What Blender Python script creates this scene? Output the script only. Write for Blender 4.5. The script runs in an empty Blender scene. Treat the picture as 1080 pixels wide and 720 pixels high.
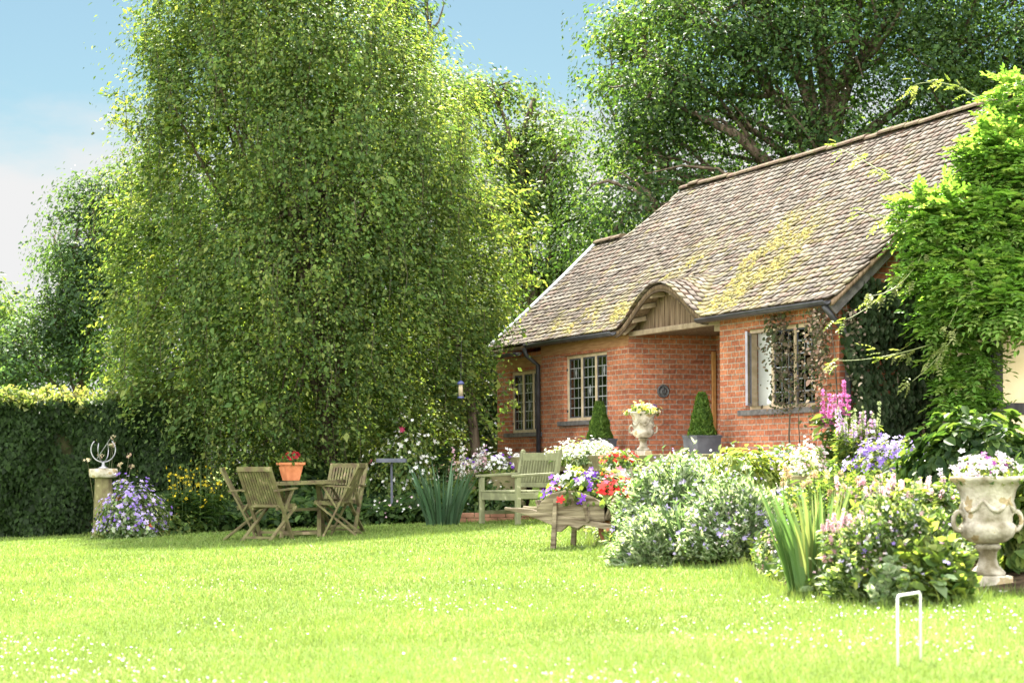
import bpy, math
import numpy as np
from mathutils import Vector, Matrix

# ------------------------------------------------------------------ camera, light
R_ = math.radians
F, CX, HY, EYE, ROLL = 2200.0, 540.0, 487.5, 0.94, R_(0.4)
scene = bpy.context.scene
COL = scene.collection
cd = bpy.data.cameras.new('camera')
cam = bpy.data.objects.new('camera', cd)
COL.objects.link(cam)
cam.location = (0, 0, EYE)
cam.rotation_euler = (R_(90), ROLL, 0)
cd.sensor_width = 36
cd.lens = 36 * F / 1080
cd.shift_y = (HY - 360) / 1080
cd.clip_start, cd.clip_end = 0.1, 2000
cd.dof.use_dof = True
cd.dof.focus_distance = 26
cd.dof.aperture_fstop = 4.5
scene.camera = cam

SUN_AZ = math.atan2(-0.10, 0.995)      # direction towards the sun, clockwise from +Y
SUN_EL = R_(52)
SX, SY, SZ = math.sin(SUN_AZ) * math.cos(SUN_EL), math.cos(SUN_AZ) * math.cos(SUN_EL), math.sin(SUN_EL)
sd = bpy.data.lights.new('sun', 'SUN')
sd.energy = 4.6
sd.angle = R_(0.53)
sd.color = (1, 0.95, 0.86)
sun = bpy.data.objects.new('sun', sd)
COL.objects.link(sun)
sun.rotation_euler = Vector((SX, SY, SZ)).to_track_quat('Z', 'Y').to_euler()

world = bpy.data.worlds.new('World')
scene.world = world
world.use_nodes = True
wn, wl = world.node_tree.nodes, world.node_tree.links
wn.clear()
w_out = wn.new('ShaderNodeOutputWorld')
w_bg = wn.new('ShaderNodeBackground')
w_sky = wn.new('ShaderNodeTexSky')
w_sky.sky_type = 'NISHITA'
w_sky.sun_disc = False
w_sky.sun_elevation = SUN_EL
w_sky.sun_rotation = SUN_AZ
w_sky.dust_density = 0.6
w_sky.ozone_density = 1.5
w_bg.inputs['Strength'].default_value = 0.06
tc = wn.new('ShaderNodeTexCoord')
mp = wn.new('ShaderNodeMapping')
mp.inputs['Scale'].default_value = (2.2, 2.2, 6.0)
mp.inputs['Location'].default_value = (0.35, 0.1, 0.2)
nz = wn.new('ShaderNodeTexNoise')
nz.inputs['Scale'].default_value = 2.6
nz.inputs['Detail'].default_value = 8
nz.inputs['Roughness'].default_value = 0.55
sep = wn.new('ShaderNodeSeparateXYZ')
hz = wn.new('ShaderNodeMapRange')          # more cloud low down
hz.inputs['From Min'].default_value = 0.07
hz.inputs['From Max'].default_value = 0.20
hz.inputs['To Min'].default_value = 0.60
hz.inputs['To Max'].default_value = -0.16
add = wn.new('ShaderNodeMath'); add.operation = 'ADD'
rmp = wn.new('ShaderNodeMapRange')
rmp.interpolation_type = 'SMOOTHSTEP'
rmp.inputs['From Min'].default_value = 0.44
rmp.inputs['From Max'].default_value = 0.74
mixc = wn.new('ShaderNodeMix'); mixc.data_type = 'RGBA'
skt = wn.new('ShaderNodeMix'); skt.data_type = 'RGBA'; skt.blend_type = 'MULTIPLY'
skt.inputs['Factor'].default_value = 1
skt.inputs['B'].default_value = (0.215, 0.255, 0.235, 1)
cb = wn.new('ShaderNodeMapRange')          # cloud brightness, boosted behind the camera as added fill light
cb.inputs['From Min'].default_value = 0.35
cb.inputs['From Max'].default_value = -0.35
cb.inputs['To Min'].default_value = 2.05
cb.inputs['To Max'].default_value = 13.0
wl.new(tc.outputs['Generated'], mp.inputs['Vector'])
wl.new(mp.outputs['Vector'], nz.inputs['Vector'])
wl.new(tc.outputs['Generated'], sep.inputs['Vector'])
wl.new(sep.outputs['Z'], hz.inputs['Value'])
wl.new(nz.outputs['Fac'], add.inputs[0])
wl.new(hz.outputs['Result'], add.inputs[1])
bk = wn.new('ShaderNodeMapRange')          # unseen cloud cover added behind the camera to light the front
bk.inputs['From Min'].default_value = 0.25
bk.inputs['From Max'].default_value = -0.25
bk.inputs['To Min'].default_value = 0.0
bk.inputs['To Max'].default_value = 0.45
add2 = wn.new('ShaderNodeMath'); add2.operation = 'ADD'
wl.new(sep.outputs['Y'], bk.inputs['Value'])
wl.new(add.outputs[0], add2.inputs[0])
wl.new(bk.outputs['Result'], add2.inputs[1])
wl.new(add2.outputs[0], rmp.inputs['Value'])
wl.new(rmp.outputs['Result'], mixc.inputs['Factor'])
wl.new(w_sky.outputs['Color'], skt.inputs['A'])
wl.new(skt.outputs['Result'], mixc.inputs['A'])
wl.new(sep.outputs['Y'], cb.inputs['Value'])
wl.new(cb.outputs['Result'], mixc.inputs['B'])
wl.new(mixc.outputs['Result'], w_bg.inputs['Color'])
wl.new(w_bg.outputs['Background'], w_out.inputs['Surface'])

vs = scene.view_settings
vs.view_transform = 'Standard'
vs.look = 'None'
vs.gamma = 1
vs.use_curve_mapping = False
vs.exposure = 2.85
scene.cycles.max_bounces = 7
scene.cycles.diffuse_bounces = 3
scene.cycles.glossy_bounces = 2
scene.cycles.transmission_bounces = 4
scene.cycles.transparent_max_bounces = 6
scene.cycles.caustics_reflective = False
scene.cycles.caustics_refractive = False
scene.cycles.use_denoising = True

rng = np.random.default_rng(7)


# ------------------------------------------------------------------ pixel helpers
def unroll(x, y):
    dx, dy = x - CX, HY - y
    c, s = math.cos(ROLL), math.sin(ROLL)
    return dx * c + dy * s, -dx * s + dy * c


def PX(x, y, Y):
    a, b = unroll(x, y)
    return np.array([a / F * Y, Y, EYE + b / F * Y])


def lawn(x, y):
    return 0.035 * np.clip(x, -14, 14) + 0.005 * (np.clip(y, 0, 40) - 10)


def on_lawn(x, y):
    a, b = unroll(x, y)
    Y = 20.0
    for _ in range(40):
        Y = (EYE - float(lawn(a / F * Y, Y))) * F / max(-b, 1)
    return np.array([a / F * Y, Y, float(lawn(a / F * Y, Y))])


# ------------------------------------------------------------------ house frame
TH = math.atan2(870, F)
HA = np.array([2.83, 28.3])
UX = np.array([math.sin(TH), -math.cos(TH)])     # along the front wall, towards the camera
PX_ = np.array([math.cos(TH), math.sin(TH)])     # into the house
FLOOR = 0.97


def HW(a, w, z=0.0):
    p = HA + a * UX + w * PX_
    return np.array([p[0], p[1], z + FLOOR])


edge_px = [(330, 556), (380, 552), (430, 549), (480, 546), (540, 544), (596, 548), (640, 580), (700, 597), (790, 597),
           (808, 614), (860, 631), (900, 639), (960, 641), (1010, 639), (1036, 626), (1090, 626)]
EDGE = np.array([on_lawn(*p)[:2] for p in edge_px])
BEDPOLY = np.vstack([EDGE, [[9, EDGE[-1][1]], [14, 24], [12, 45], [-2, 45], [-5, 38], [EDGE[0][0] - .6, EDGE[0][1] + 2]]])


def inside(px, py, poly):
    r = np.zeros(px.shape, bool)
    j = len(poly) - 1
    for i in range(len(poly)):
        xi, yi = poly[i]; xj, yj = poly[j]
        c = ((yi > py) != (yj > py)) & (px < (xj - xi) * (py - yi) / (yj - yi + 1e-12) + xi)
        r ^= c
        j = i
    return r


def dpoly(px, py, line):
    d = np.full(px.shape, 1e9)
    for i in range(len(line) - 1):
        a, b = line[i], line[i + 1]
        ab = b - a
        t = np.clip(((px - a[0]) * ab[0] + (py - a[1]) * ab[1]) / (ab @ ab), 0, 1)
        d = np.minimum(d, np.hypot(px - a[0] - t * ab[0], py - a[1] - t * ab[1]))
    return d


def ground(x, y):
    x = np.atleast_1d(np.asarray(x, float)); y = np.atleast_1d(np.asarray(y, float))
    base = lawn(x, y)
    w = (x - HA[0]) * PX_[0] + (y - HA[1]) * PX_[1]
    a = (x - HA[0]) * UX[0] + (y - HA[1]) * UX[1]
    dt = np.maximum(0, -1.35 - w) + np.maximum(0, -9.5 - a)
    de = dpoly(x, y, EDGE)
    f = np.where(inside(x, y, BEDPOLY), de / (de + dt + 1e-6), 0)
    f = np.where(dt <= 0, np.where(inside(x, y, BEDPOLY), 1, 0), f)
    f = f * f * (3 - 2 * f) * .5 + f * .5
    return base + (FLOOR - base) * f


def gz(x, y):
    return float(ground(x, y)[0])


def on_ground(px, py):
    """first point of the ground seen at a pixel."""
    Y = np.arange(8.5, 34, .05)
    a, b = unroll(px, py)
    z = EYE + b / F * Y
    g = ground(a / F * Y, Y)
    k = np.nonzero(g >= z)[0]
    i = k[0] if len(k) else len(Y) - 1
    return np.array([a / F * Y[i], Y[i], g[i]])


# ------------------------------------------------------------------ materials
MATS = {}


def mat_nodes(name):
    m = bpy.data.materials.new(name)
    m.use_nodes = True
    n, l = m.node_tree.nodes, m.node_tree.links
    n.clear()
    out = n.new('ShaderNodeOutputMaterial')
    return m, n, l, out


def principled(n, **k):
    b = n.new('ShaderNodeBsdfPrincipled')
    for key, v in k.items():
        b.inputs[key.replace('_', ' ')].default_value = v
    return b


def noise_mat(name, c1, c2, scale=8, rough=0.7, bump=0.3, bscale=60, spec=0.3, c3=None, stretch=None, metallic=0, mid=(0.35, 0.65)):
    m, n, l, out = mat_nodes(name)
    b = principled(n, Roughness=rough, Metallic=metallic)
    b.inputs['Specular IOR Level'].default_value = spec
    t = n.new('ShaderNodeTexCoord')
    mpn = n.new('ShaderNodeMapping')
    if stretch:
        mpn.inputs['Scale'].default_value = stretch
    l.new(t.outputs['Object'], mpn.inputs['Vector'])
    a = n.new('ShaderNodeTexNoise'); a.inputs['Scale'].default_value = scale; a.inputs['Detail'].default_value = 6
    l.new(mpn.outputs['Vector'], a.inputs['Vector'])
    r = n.new('ShaderNodeValToRGB')
    e = r.color_ramp.elements
    e[0].position, e[1].position = mid
    e[0].color, e[1].color = (*c1, 1), (*c2, 1)
    if c3:
        k = e.new((mid[0] + mid[1]) / 2 + .13)
        k.color = (*c3, 1)
    l.new(a.outputs['Fac'], r.inputs['Fac'])
    l.new(r.outputs['Color'], b.inputs['Base Color'])
    if bump:
        a2 = n.new('ShaderNodeTexNoise'); a2.inputs['Scale'].default_value = bscale; a2.inputs['Detail'].default_value = 4
        l.new(mpn.outputs['Vector'], a2.inputs['Vector'])
        bp = n.new('ShaderNodeBump'); bp.inputs['Strength'].default_value = bump; bp.inputs['Distance'].default_value = 0.01
        l.new(a2.outputs['Fac'], bp.inputs['Height'])
        l.new(bp.outputs['Normal'], b.inputs['Normal'])
    l.new(b.outputs['BSDF'], out.inputs['Surface'])
    MATS[name] = m
    return m


def attr_leaf(name, trans=0.4, rough=0.45, spec=0.35, tint=(1.25, 1.2, 0.5)):
    m, n, l, out = mat_nodes(name)
    at = n.new('ShaderNodeAttribute'); at.attribute_name = 'Col'
    b = principled(n, Roughness=rough)
    b.inputs['Specular IOR Level'].default_value = spec
    tr = n.new('ShaderNodeBsdfTranslucent')
    mul = n.new('ShaderNodeMix'); mul.data_type = 'RGBA'; mul.blend_type = 'MULTIPLY'; mul.inputs['Factor'].default_value = 1
    mul.inputs['B'].default_value = (*tint, 1)
    mx = n.new('ShaderNodeMixShader'); mx.inputs['Fac'].default_value = trans
    l.new(at.outputs['Color'], b.inputs['Base Color'])
    l.new(at.outputs['Color'], mul.inputs['A'])
    l.new(mul.outputs['Result'], tr.inputs['Color'])
    l.new(b.outputs['BSDF'], mx.inputs[1]); l.new(tr.outputs['BSDF'], mx.inputs[2])
    l.new(mx.outputs['Shader'], out.inputs['Surface'])
    MATS[name] = m
    return m


LEAF = attr_leaf('leaf', 0.5, 0.55, 0.18, (2.1, 1.95, .9))
WIST = attr_leaf('wisteria_leaf', 0.45, 0.5, 0.2, (1.75, 1.8, .8))
SILV = attr_leaf('silver_leaf', 0.45, 0.45, 0.4, (1.75, 1.75, 1.15))
PETAL = attr_leaf('petal', 0.45, 0.6, 0.2, (1.05, 1.0, 1.0))
BLADE = attr_leaf('blade', 0.35, 0.5, 0.3, (1.35, 1.25, .9))
BARK = noise_mat('bark', (.035, .026, .018), (.13, .10, .07), 14, .9, .8, 40, .1, stretch=(1, 1, .25))
TEAK = noise_mat('weathered_teak', (.085, .062, .036), (.21, .165, .095), 9, .8, .35, 70, .2, c3=(.13, .13, .05), stretch=(1, 1, 1))
BENCHW = noise_mat('lichened_oak', (.14, .145, .08), (.33, .32, .21), 7, .8, .35, 60, .2, c3=(.21, .22, .115))
BARROWW = noise_mat('barrow_wood', (.075, .056, .034), (.27, .22, .15), 9, .85, .7, 40, .15, c3=(.23, .19, .13), stretch=(.35, 2, 3))
STONE = noise_mat('aged_stone', (.13, .11, .065), (.48, .44, .36), 6, .9, 1, 45, .1, c3=(.33, .26, .15), mid=(.36, .6))
STONE2 = noise_mat('pale_stone', (.30, .27, .20), (.55, .50, .42), 8, .9, .7, 40, .1)
STONED = noise_mat('mossy_stone', (.11, .09, .05), (.27, .23, .14), 9, .9, .8, 45, .1, c3=(.16, .15, .07))
PAVE = noise_mat('paving', (.40, .37, .32), (.58, .55, .50), 6, .9, .5, 40, .1)
TERRA = noise_mat('terracotta', (.38, .13, .055), (.52, .20, .09), 9, .85, .3, 50, .15)
SOIL = noise_mat('soil', (.03, .022, .014), (.09, .065, .04), 10, 1, 1, 40, .05)
LEAD = noise_mat('lead_grey', (.22, .23, .24), (.34, .35, .36), 10, .55, .2, 50, .4)
FASCIA = noise_mat('tarred_timber', (.022, .02, .018), (.06, .055, .05), 9, .7, .3, 60, .3, stretch=(1, 1, .3))
OAKGREY = noise_mat('grey_oak', (.075, .07, .07), (.15, .14, .135), 12, .8, .3, 60, .2)
BOARD = noise_mat('brown_boards', (.085, .054, .031), (.22, .155, .10), 4, .8, .3, 60, .2, stretch=(9, 9, .6))
BEAMM = noise_mat('pale_beam', (.19, .14, .09), (.32, .25, .17), 8, .8, .3, 50, .2)
FRAMEW = noise_mat('window_timber', (.44, .34, .21), (.58, .47, .33), 10, .7, .2, 50, .3)
DOORW = noise_mat('orange_timber', (.38, .19, .06), (.48, .26, .09), 10, .6, .2, 50, .3)
CREAM = noise_mat('cream_render', (.66, .54, .31), (.74, .62, .38), 4, .9, .25, 50, .1)
BLACKP = noise_mat('black_paint', (.018, .018, .02), (.04, .04, .045), 8, .45, .1, 50, .4)
CURT = noise_mat('curtain_cloth', (.66, .64, .58), (.76, .74, .68), 6, .9, .1, 50, .1)
DARKIN = noise_mat('dark_interior', (.05, .045, .04), (.08, .07, .06), 4, .9, 0)
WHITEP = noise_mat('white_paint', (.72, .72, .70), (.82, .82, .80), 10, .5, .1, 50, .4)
STEEL = noise_mat('steel', (.20, .20, .21), (.36, .36, .37), 10, .45, .1, 50, .5, metallic=.8)
RUSTW = noise_mat('rusty_iron', (.16, .06, .03), (.28, .12, .06), 12, .8, .4, 60, .2)
PLASTIC = noise_mat('black_plastic', (.012, .012, .013), (.025, .025, .025), 10, .4, .1, 50, .5)
PLANTER = noise_mat('slate_planter', (.045, .048, .056), (.085, .09, .10), 5, .6, .2, 50, .3)
BLUEP = noise_mat('blue_plastic', (.03, .04, .12), (.05, .06, .16), 10, .4, .05, 50, .5)
SEEDM = noise_mat('bird_seed', (.22, .17, .10), (.45, .38, .25), 60, .6, .4, 90, .3)
GREYW = noise_mat('grey_paint', (.045, .05, .065), (.085, .09, .11), 10, .7, .2, 50, .3)


def brick_material():
    m, n, l, out = mat_nodes('red_brick')
    uv = n.new('ShaderNodeUVMap'); uv.uv_map = 'UVMap'
    wob = n.new('ShaderNodeTexNoise'); wob.inputs['Scale'].default_value = 5; wob.inputs['Detail'].default_value = 3
    vm = n.new('ShaderNodeVectorMath'); vm.operation = 'MULTIPLY_ADD'
    vm.inputs[1].default_value = (.014, .014, 0)
    l.new(uv.outputs['UV'], wob.inputs['Vector']); l.new(wob.outputs['Color'], vm.inputs[0]); l.new(uv.outputs['UV'], vm.inputs[2])
    br = n.new('ShaderNodeTexBrick')
    br.inputs['Color1'].default_value = (.40, .15, .076, 1)
    br.inputs['Color2'].default_value = (.27, .086, .048, 1)
    br.inputs['Mortar'].default_value = (.31, .26, .205, 1)
    br.inputs['Scale'].default_value = 1
    br.inputs['Mortar Size'].default_value = 0.0085
    br.inputs['Mortar Smooth'].default_value = 0.3
    br.inputs['Bias'].default_value = -.15
    br.inputs['Brick Width'].default_value = 0.228
    br.inputs['Row Height'].default_value = 0.0755
    l.new(vm.outputs['Vector'], br.inputs['Vector'])
    nz1 = n.new('ShaderNodeTexNoise'); nz1.inputs['Scale'].default_value = 1.3; nz1.inputs['Detail'].default_value = 6
    l.new(uv.outputs['UV'], nz1.inputs['Vector'])
    rr = n.new('ShaderNodeMapRange'); rr.inputs['From Min'].default_value = .3; rr.inputs['From Max'].default_value = .75
    rr.inputs['To Min'].default_value = .72; rr.inputs['To Max'].default_value = 1.3
    l.new(nz1.outputs['Fac'], rr.inputs['Value'])
    nz2 = n.new('ShaderNodeTexNoise'); nz2.inputs['Scale'].default_value = 22; nz2.inputs['Detail'].default_value = 5
    l.new(uv.outputs['UV'], nz2.inputs['Vector'])
    rr2 = n.new('ShaderNodeMapRange'); rr2.inputs['From Min'].default_value = .3; rr2.inputs['From Max'].default_value = .7
    rr2.inputs['To Min'].default_value = .65; rr2.inputs['To Max'].default_value = 1.35
    l.new(nz2.outputs['Fac'], rr2.inputs['Value'])
    mm = n.new('ShaderNodeMath'); mm.operation = 'MULTIPLY'
    l.new(rr.outputs[0], mm.inputs[0]); l.new(rr2.outputs[0], mm.inputs[1])
    mul = n.new('ShaderNodeVectorMath'); mul.operation = 'SCALE'
    l.new(br.outputs['Color'], mul.inputs[0]); l.new(mm.outputs[0], mul.inputs['Scale'])
    # lime bloom
    nz3 = n.new('ShaderNodeTexNoise'); nz3.inputs['Scale'].default_value = 3.1; nz3.inputs['Detail'].default_value = 7
    l.new(uv.outputs['UV'], nz3.inputs['Vector'])
    rr3 = n.new('ShaderNodeMapRange'); rr3.inputs['From Min'].default_value = .58; rr3.inputs['From Max'].default_value = .8
    rr3.inputs['To Max'].default_value = .35
    l.new(nz3.outputs['Fac'], rr3.inputs['Value'])
    mx = n.new('ShaderNodeMix'); mx.data_type = 'RGBA'; mx.inputs['B'].default_value = (.4, .30, .22, 1)
    l.new(rr3.outputs[0], mx.inputs['Factor']); l.new(mul.outputs[0], mx.inputs['A'])
    b = principled(n, Roughness=.88)
    b.inputs['Specular IOR Level'].default_value = .15
    l.new(mx.outputs['Result'], b.inputs['Base Color'])
    inv = n.new('ShaderNodeMath'); inv.operation = 'MULTIPLY_ADD'; inv.inputs[1].default_value = -1
    l.new(br.outputs['Fac'], inv.inputs[0]); l.new(nz2.outputs['Fac'], inv.inputs[2])
    bp = n.new('ShaderNodeBump'); bp.inputs['Strength'].default_value = .8; bp.inputs['Distance'].default_value = .008
    l.new(inv.outputs[0], bp.inputs['Height']); l.new(bp.outputs['Normal'], b.inputs['Normal'])
    l.new(b.outputs['BSDF'], out.inputs['Surface'])
    return m


BRICK = brick_material()


def attr_rough(name, nscale=25, lo=.7, hi=1.3, lichen=None, rough=.9, bump=.5):
    m, n, l, out = mat_nodes(name)
    at = n.new('ShaderNodeAttribute'); at.attribute_name = 'Col'
    t = n.new('ShaderNodeTexCoord')
    a = n.new('ShaderNodeTexNoise'); a.inputs['Scale'].default_value = nscale; a.inputs['Detail'].default_value = 6
    l.new(t.outputs['Object'], a.inputs['Vector'])
    rr = n.new('ShaderNodeMapRange'); rr.inputs['From Min'].default_value = .3; rr.inputs['From Max'].default_value = .7
    rr.inputs['To Min'].default_value = lo; rr.inputs['To Max'].default_value = hi
    l.new(a.outputs['Fac'], rr.inputs['Value'])
    mul = n.new('ShaderNodeVectorMath'); mul.operation = 'SCALE'
    l.new(at.outputs['Color'], mul.inputs[0]); l.new(rr.outputs[0], mul.inputs['Scale'])
    src = mul.outputs[0]
    if lichen:
        v = n.new('ShaderNodeTexNoise'); v.inputs['Scale'].default_value = 9; v.inputs['Detail'].default_value = 8; v.inputs['Roughness'].default_value = .7
        l.new(t.outputs['Object'], v.inputs['Vector'])
        r3 = n.new('ShaderNodeMapRange'); r3.inputs['From Min'].default_value = .58; r3.inputs['From Max'].default_value = .68; r3.inputs['To Max'].default_value = .6
        l.new(v.outputs['Fac'], r3.inputs['Value'])
        mx = n.new('ShaderNodeMix'); mx.data_type = 'RGBA'; mx.inputs['B'].default_value = (*lichen, 1)
        l.new(r3.outputs[0], mx.inputs['Factor']); l.new(src, mx.inputs['A'])
        src = mx.outputs['Result']
    b = principled(n, Roughness=rough)
    b.inputs['Specular IOR Level'].default_value = .15
    l.new(src, b.inputs['Base Color'])
    bp = n.new('ShaderNodeBump'); bp.inputs['Strength'].default_value = bump; bp.inputs['Distance'].default_value = .01
    l.new(a.outputs['Fac'], bp.inputs['Height']); l.new(bp.outputs['Normal'], b.inputs['Normal'])
    l.new(b.outputs['BSDF'], out.inputs['Surface'])
    return m


TILE = attr_rough('clay_tile', 30, .6, 1.35, (.15, .14, .115))
MOSS = attr_rough('moss_clump', 60, .6, 1.4, None, 1, 1)


def lawn_material():
    m, n, l, out = mat_nodes('lawn')
    t = n.new('ShaderNodeTexCoord')
    a = n.new('ShaderNodeTexNoise'); a.inputs['Scale'].default_value = .55; a.inputs['Detail'].default_value = 8
    c = n.new('ShaderNodeTexNoise'); c.inputs['Scale'].default_value = 60; c.inputs['Detail'].default_value = 6
    l.new(t.outputs['Object'], a.inputs['Vector']); l.new(t.outputs['Object'], c.inputs['Vector'])
    r = n.new('ShaderNodeValToRGB')
    r.color_ramp.elements[0].position, r.color_ramp.elements[1].position = .3, .7
    r.color_ramp.elements[0].color = (.115, .185, .035, 1); r.color_ramp.elements[1].color = (.17, .22, .05, 1)
    l.new(a.outputs['Fac'], r.inputs['Fac'])
    rr = n.new('ShaderNodeMapRange'); rr.inputs['From Min'].default_value = .3; rr.inputs['From Max'].default_value = .7
    rr.inputs['To Min'].default_value = .6; rr.inputs['To Max'].default_value = 1.3
    l.new(c.outputs['Fac'], rr.inputs['Value'])
    mul = n.new('ShaderNodeVectorMath'); mul.operation = 'SCALE'
    l.new(r.outputs['Color'], mul.inputs[0]); l.new(rr.outputs[0], mul.inputs['Scale'])
    b = principled(n, Roughness=.9)
    b.inputs['Specular IOR Level'].default_value = .1
    l.new(mul.outputs[0], b.inputs['Base Color'])
    bp = n.new('ShaderNodeBump'); bp.inputs['Strength'].default_value = .9; bp.inputs['Distance'].default_value = .03
    l.new(c.outputs['Fac'], bp.inputs['Height']); l.new(bp.outputs['Normal'], b.inputs['Normal'])
    l.new(b.outputs['BSDF'], out.inputs['Surface'])
    return m


LAWN = lawn_material()


def glass_material():
    m, n, l, out = mat_nodes('window_glass')
    fr = n.new('ShaderNodeFresnel'); fr.inputs['IOR'].default_value = 1.6
    tr = n.new('ShaderNodeBsdfTransparent'); tr.inputs['Color'].default_value = (.85, .88, .86, 1)
    gl = n.new('ShaderNodeBsdfGlossy'); gl.inputs['Roughness'].default_value = .02
    t = n.new('ShaderNodeTexCoord')
    a = n.new('ShaderNodeTexNoise'); a.inputs['Scale'].default_value = 4
    l.new(t.outputs['Object'], a.inputs['Vector'])
    bp = n.new('ShaderNodeBump'); bp.inputs['Strength'].default_value = .25; bp.inputs['Distance'].default_value = .03
    l.new(a.outputs['Fac'], bp.inputs['Height']); l.new(bp.outputs['Normal'], gl.inputs['Normal'])
    mx = n.new('ShaderNodeMixShader')
    l.new(fr.outputs[0], mx.inputs['Fac']); l.new(tr.outputs[0], mx.inputs[1]); l.new(gl.outputs[0], mx.inputs[2])
    l.new(mx.outputs[0], out.inputs['Surface'])
    return m


GLASS = glass_material()


# ------------------------------------------------------------------ object helpers
def tag(o, label=None, cat=None, group=None, kind=None):
    if label: o['label'] = label
    if cat: o['category'] = cat
    if group: o['group'] = group
    if kind: o['kind'] = kind
    return o


def thing(name, label, cat, loc=(0, 0, 0), rz=0, group=None):
    o = bpy.data.objects.new(name, None)
    o.empty_display_size = .2
    COL.objects.link(o)
    o.location = Vector([float(v) for v in loc])
    o.rotation_euler = (0, 0, rz)
    return tag(o, label, cat, group)


def link(name, me, mat, parent=None, smooth=False, bevel=0):
    if mat is not None:
        me.materials.append(mat)
    o = bpy.data.objects.new(name, me)
    COL.objects.link(o)
    if parent is not None:
        o.parent = parent
    if smooth:
        me.polygons.foreach_set('use_smooth', np.ones(len(me.polygons), bool))
    if bevel:
        md = o.modifiers.new('bevel', 'BEVEL'); md.width = bevel; md.segments = 2; md.limit_method = 'ANGLE'
    return o


def np_mesh(name, V, Fc, mat, parent=None, col=None, smooth=False):
    V = np.ascontiguousarray(V, np.float32)
    Fc = np.ascontiguousarray(Fc, np.int32)
    me = bpy.data.meshes.new(name)
    n, k = Fc.shape
    me.vertices.add(len(V)); me.vertices.foreach_set('co', V.ravel())
    me.loops.add(n * k); me.loops.foreach_set('vertex_index', Fc.ravel())
    me.polygons.add(n)
    me.polygons.foreach_set('loop_start', np.arange(0, n * k, k, dtype=np.int32))
    me.polygons.foreach_set('loop_total', np.full(n, k, np.int32))
    me.update(calc_edges=True)
    if col is not None:
        at = me.color_attributes.new('Col', 'FLOAT_COLOR', 'POINT')
        c4 = np.ones((len(V), 4), np.float32); c4[:, :3] = col
        at.data.foreach_set('color', c4.ravel())
    return link(name, me, mat, parent, smooth)


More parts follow.
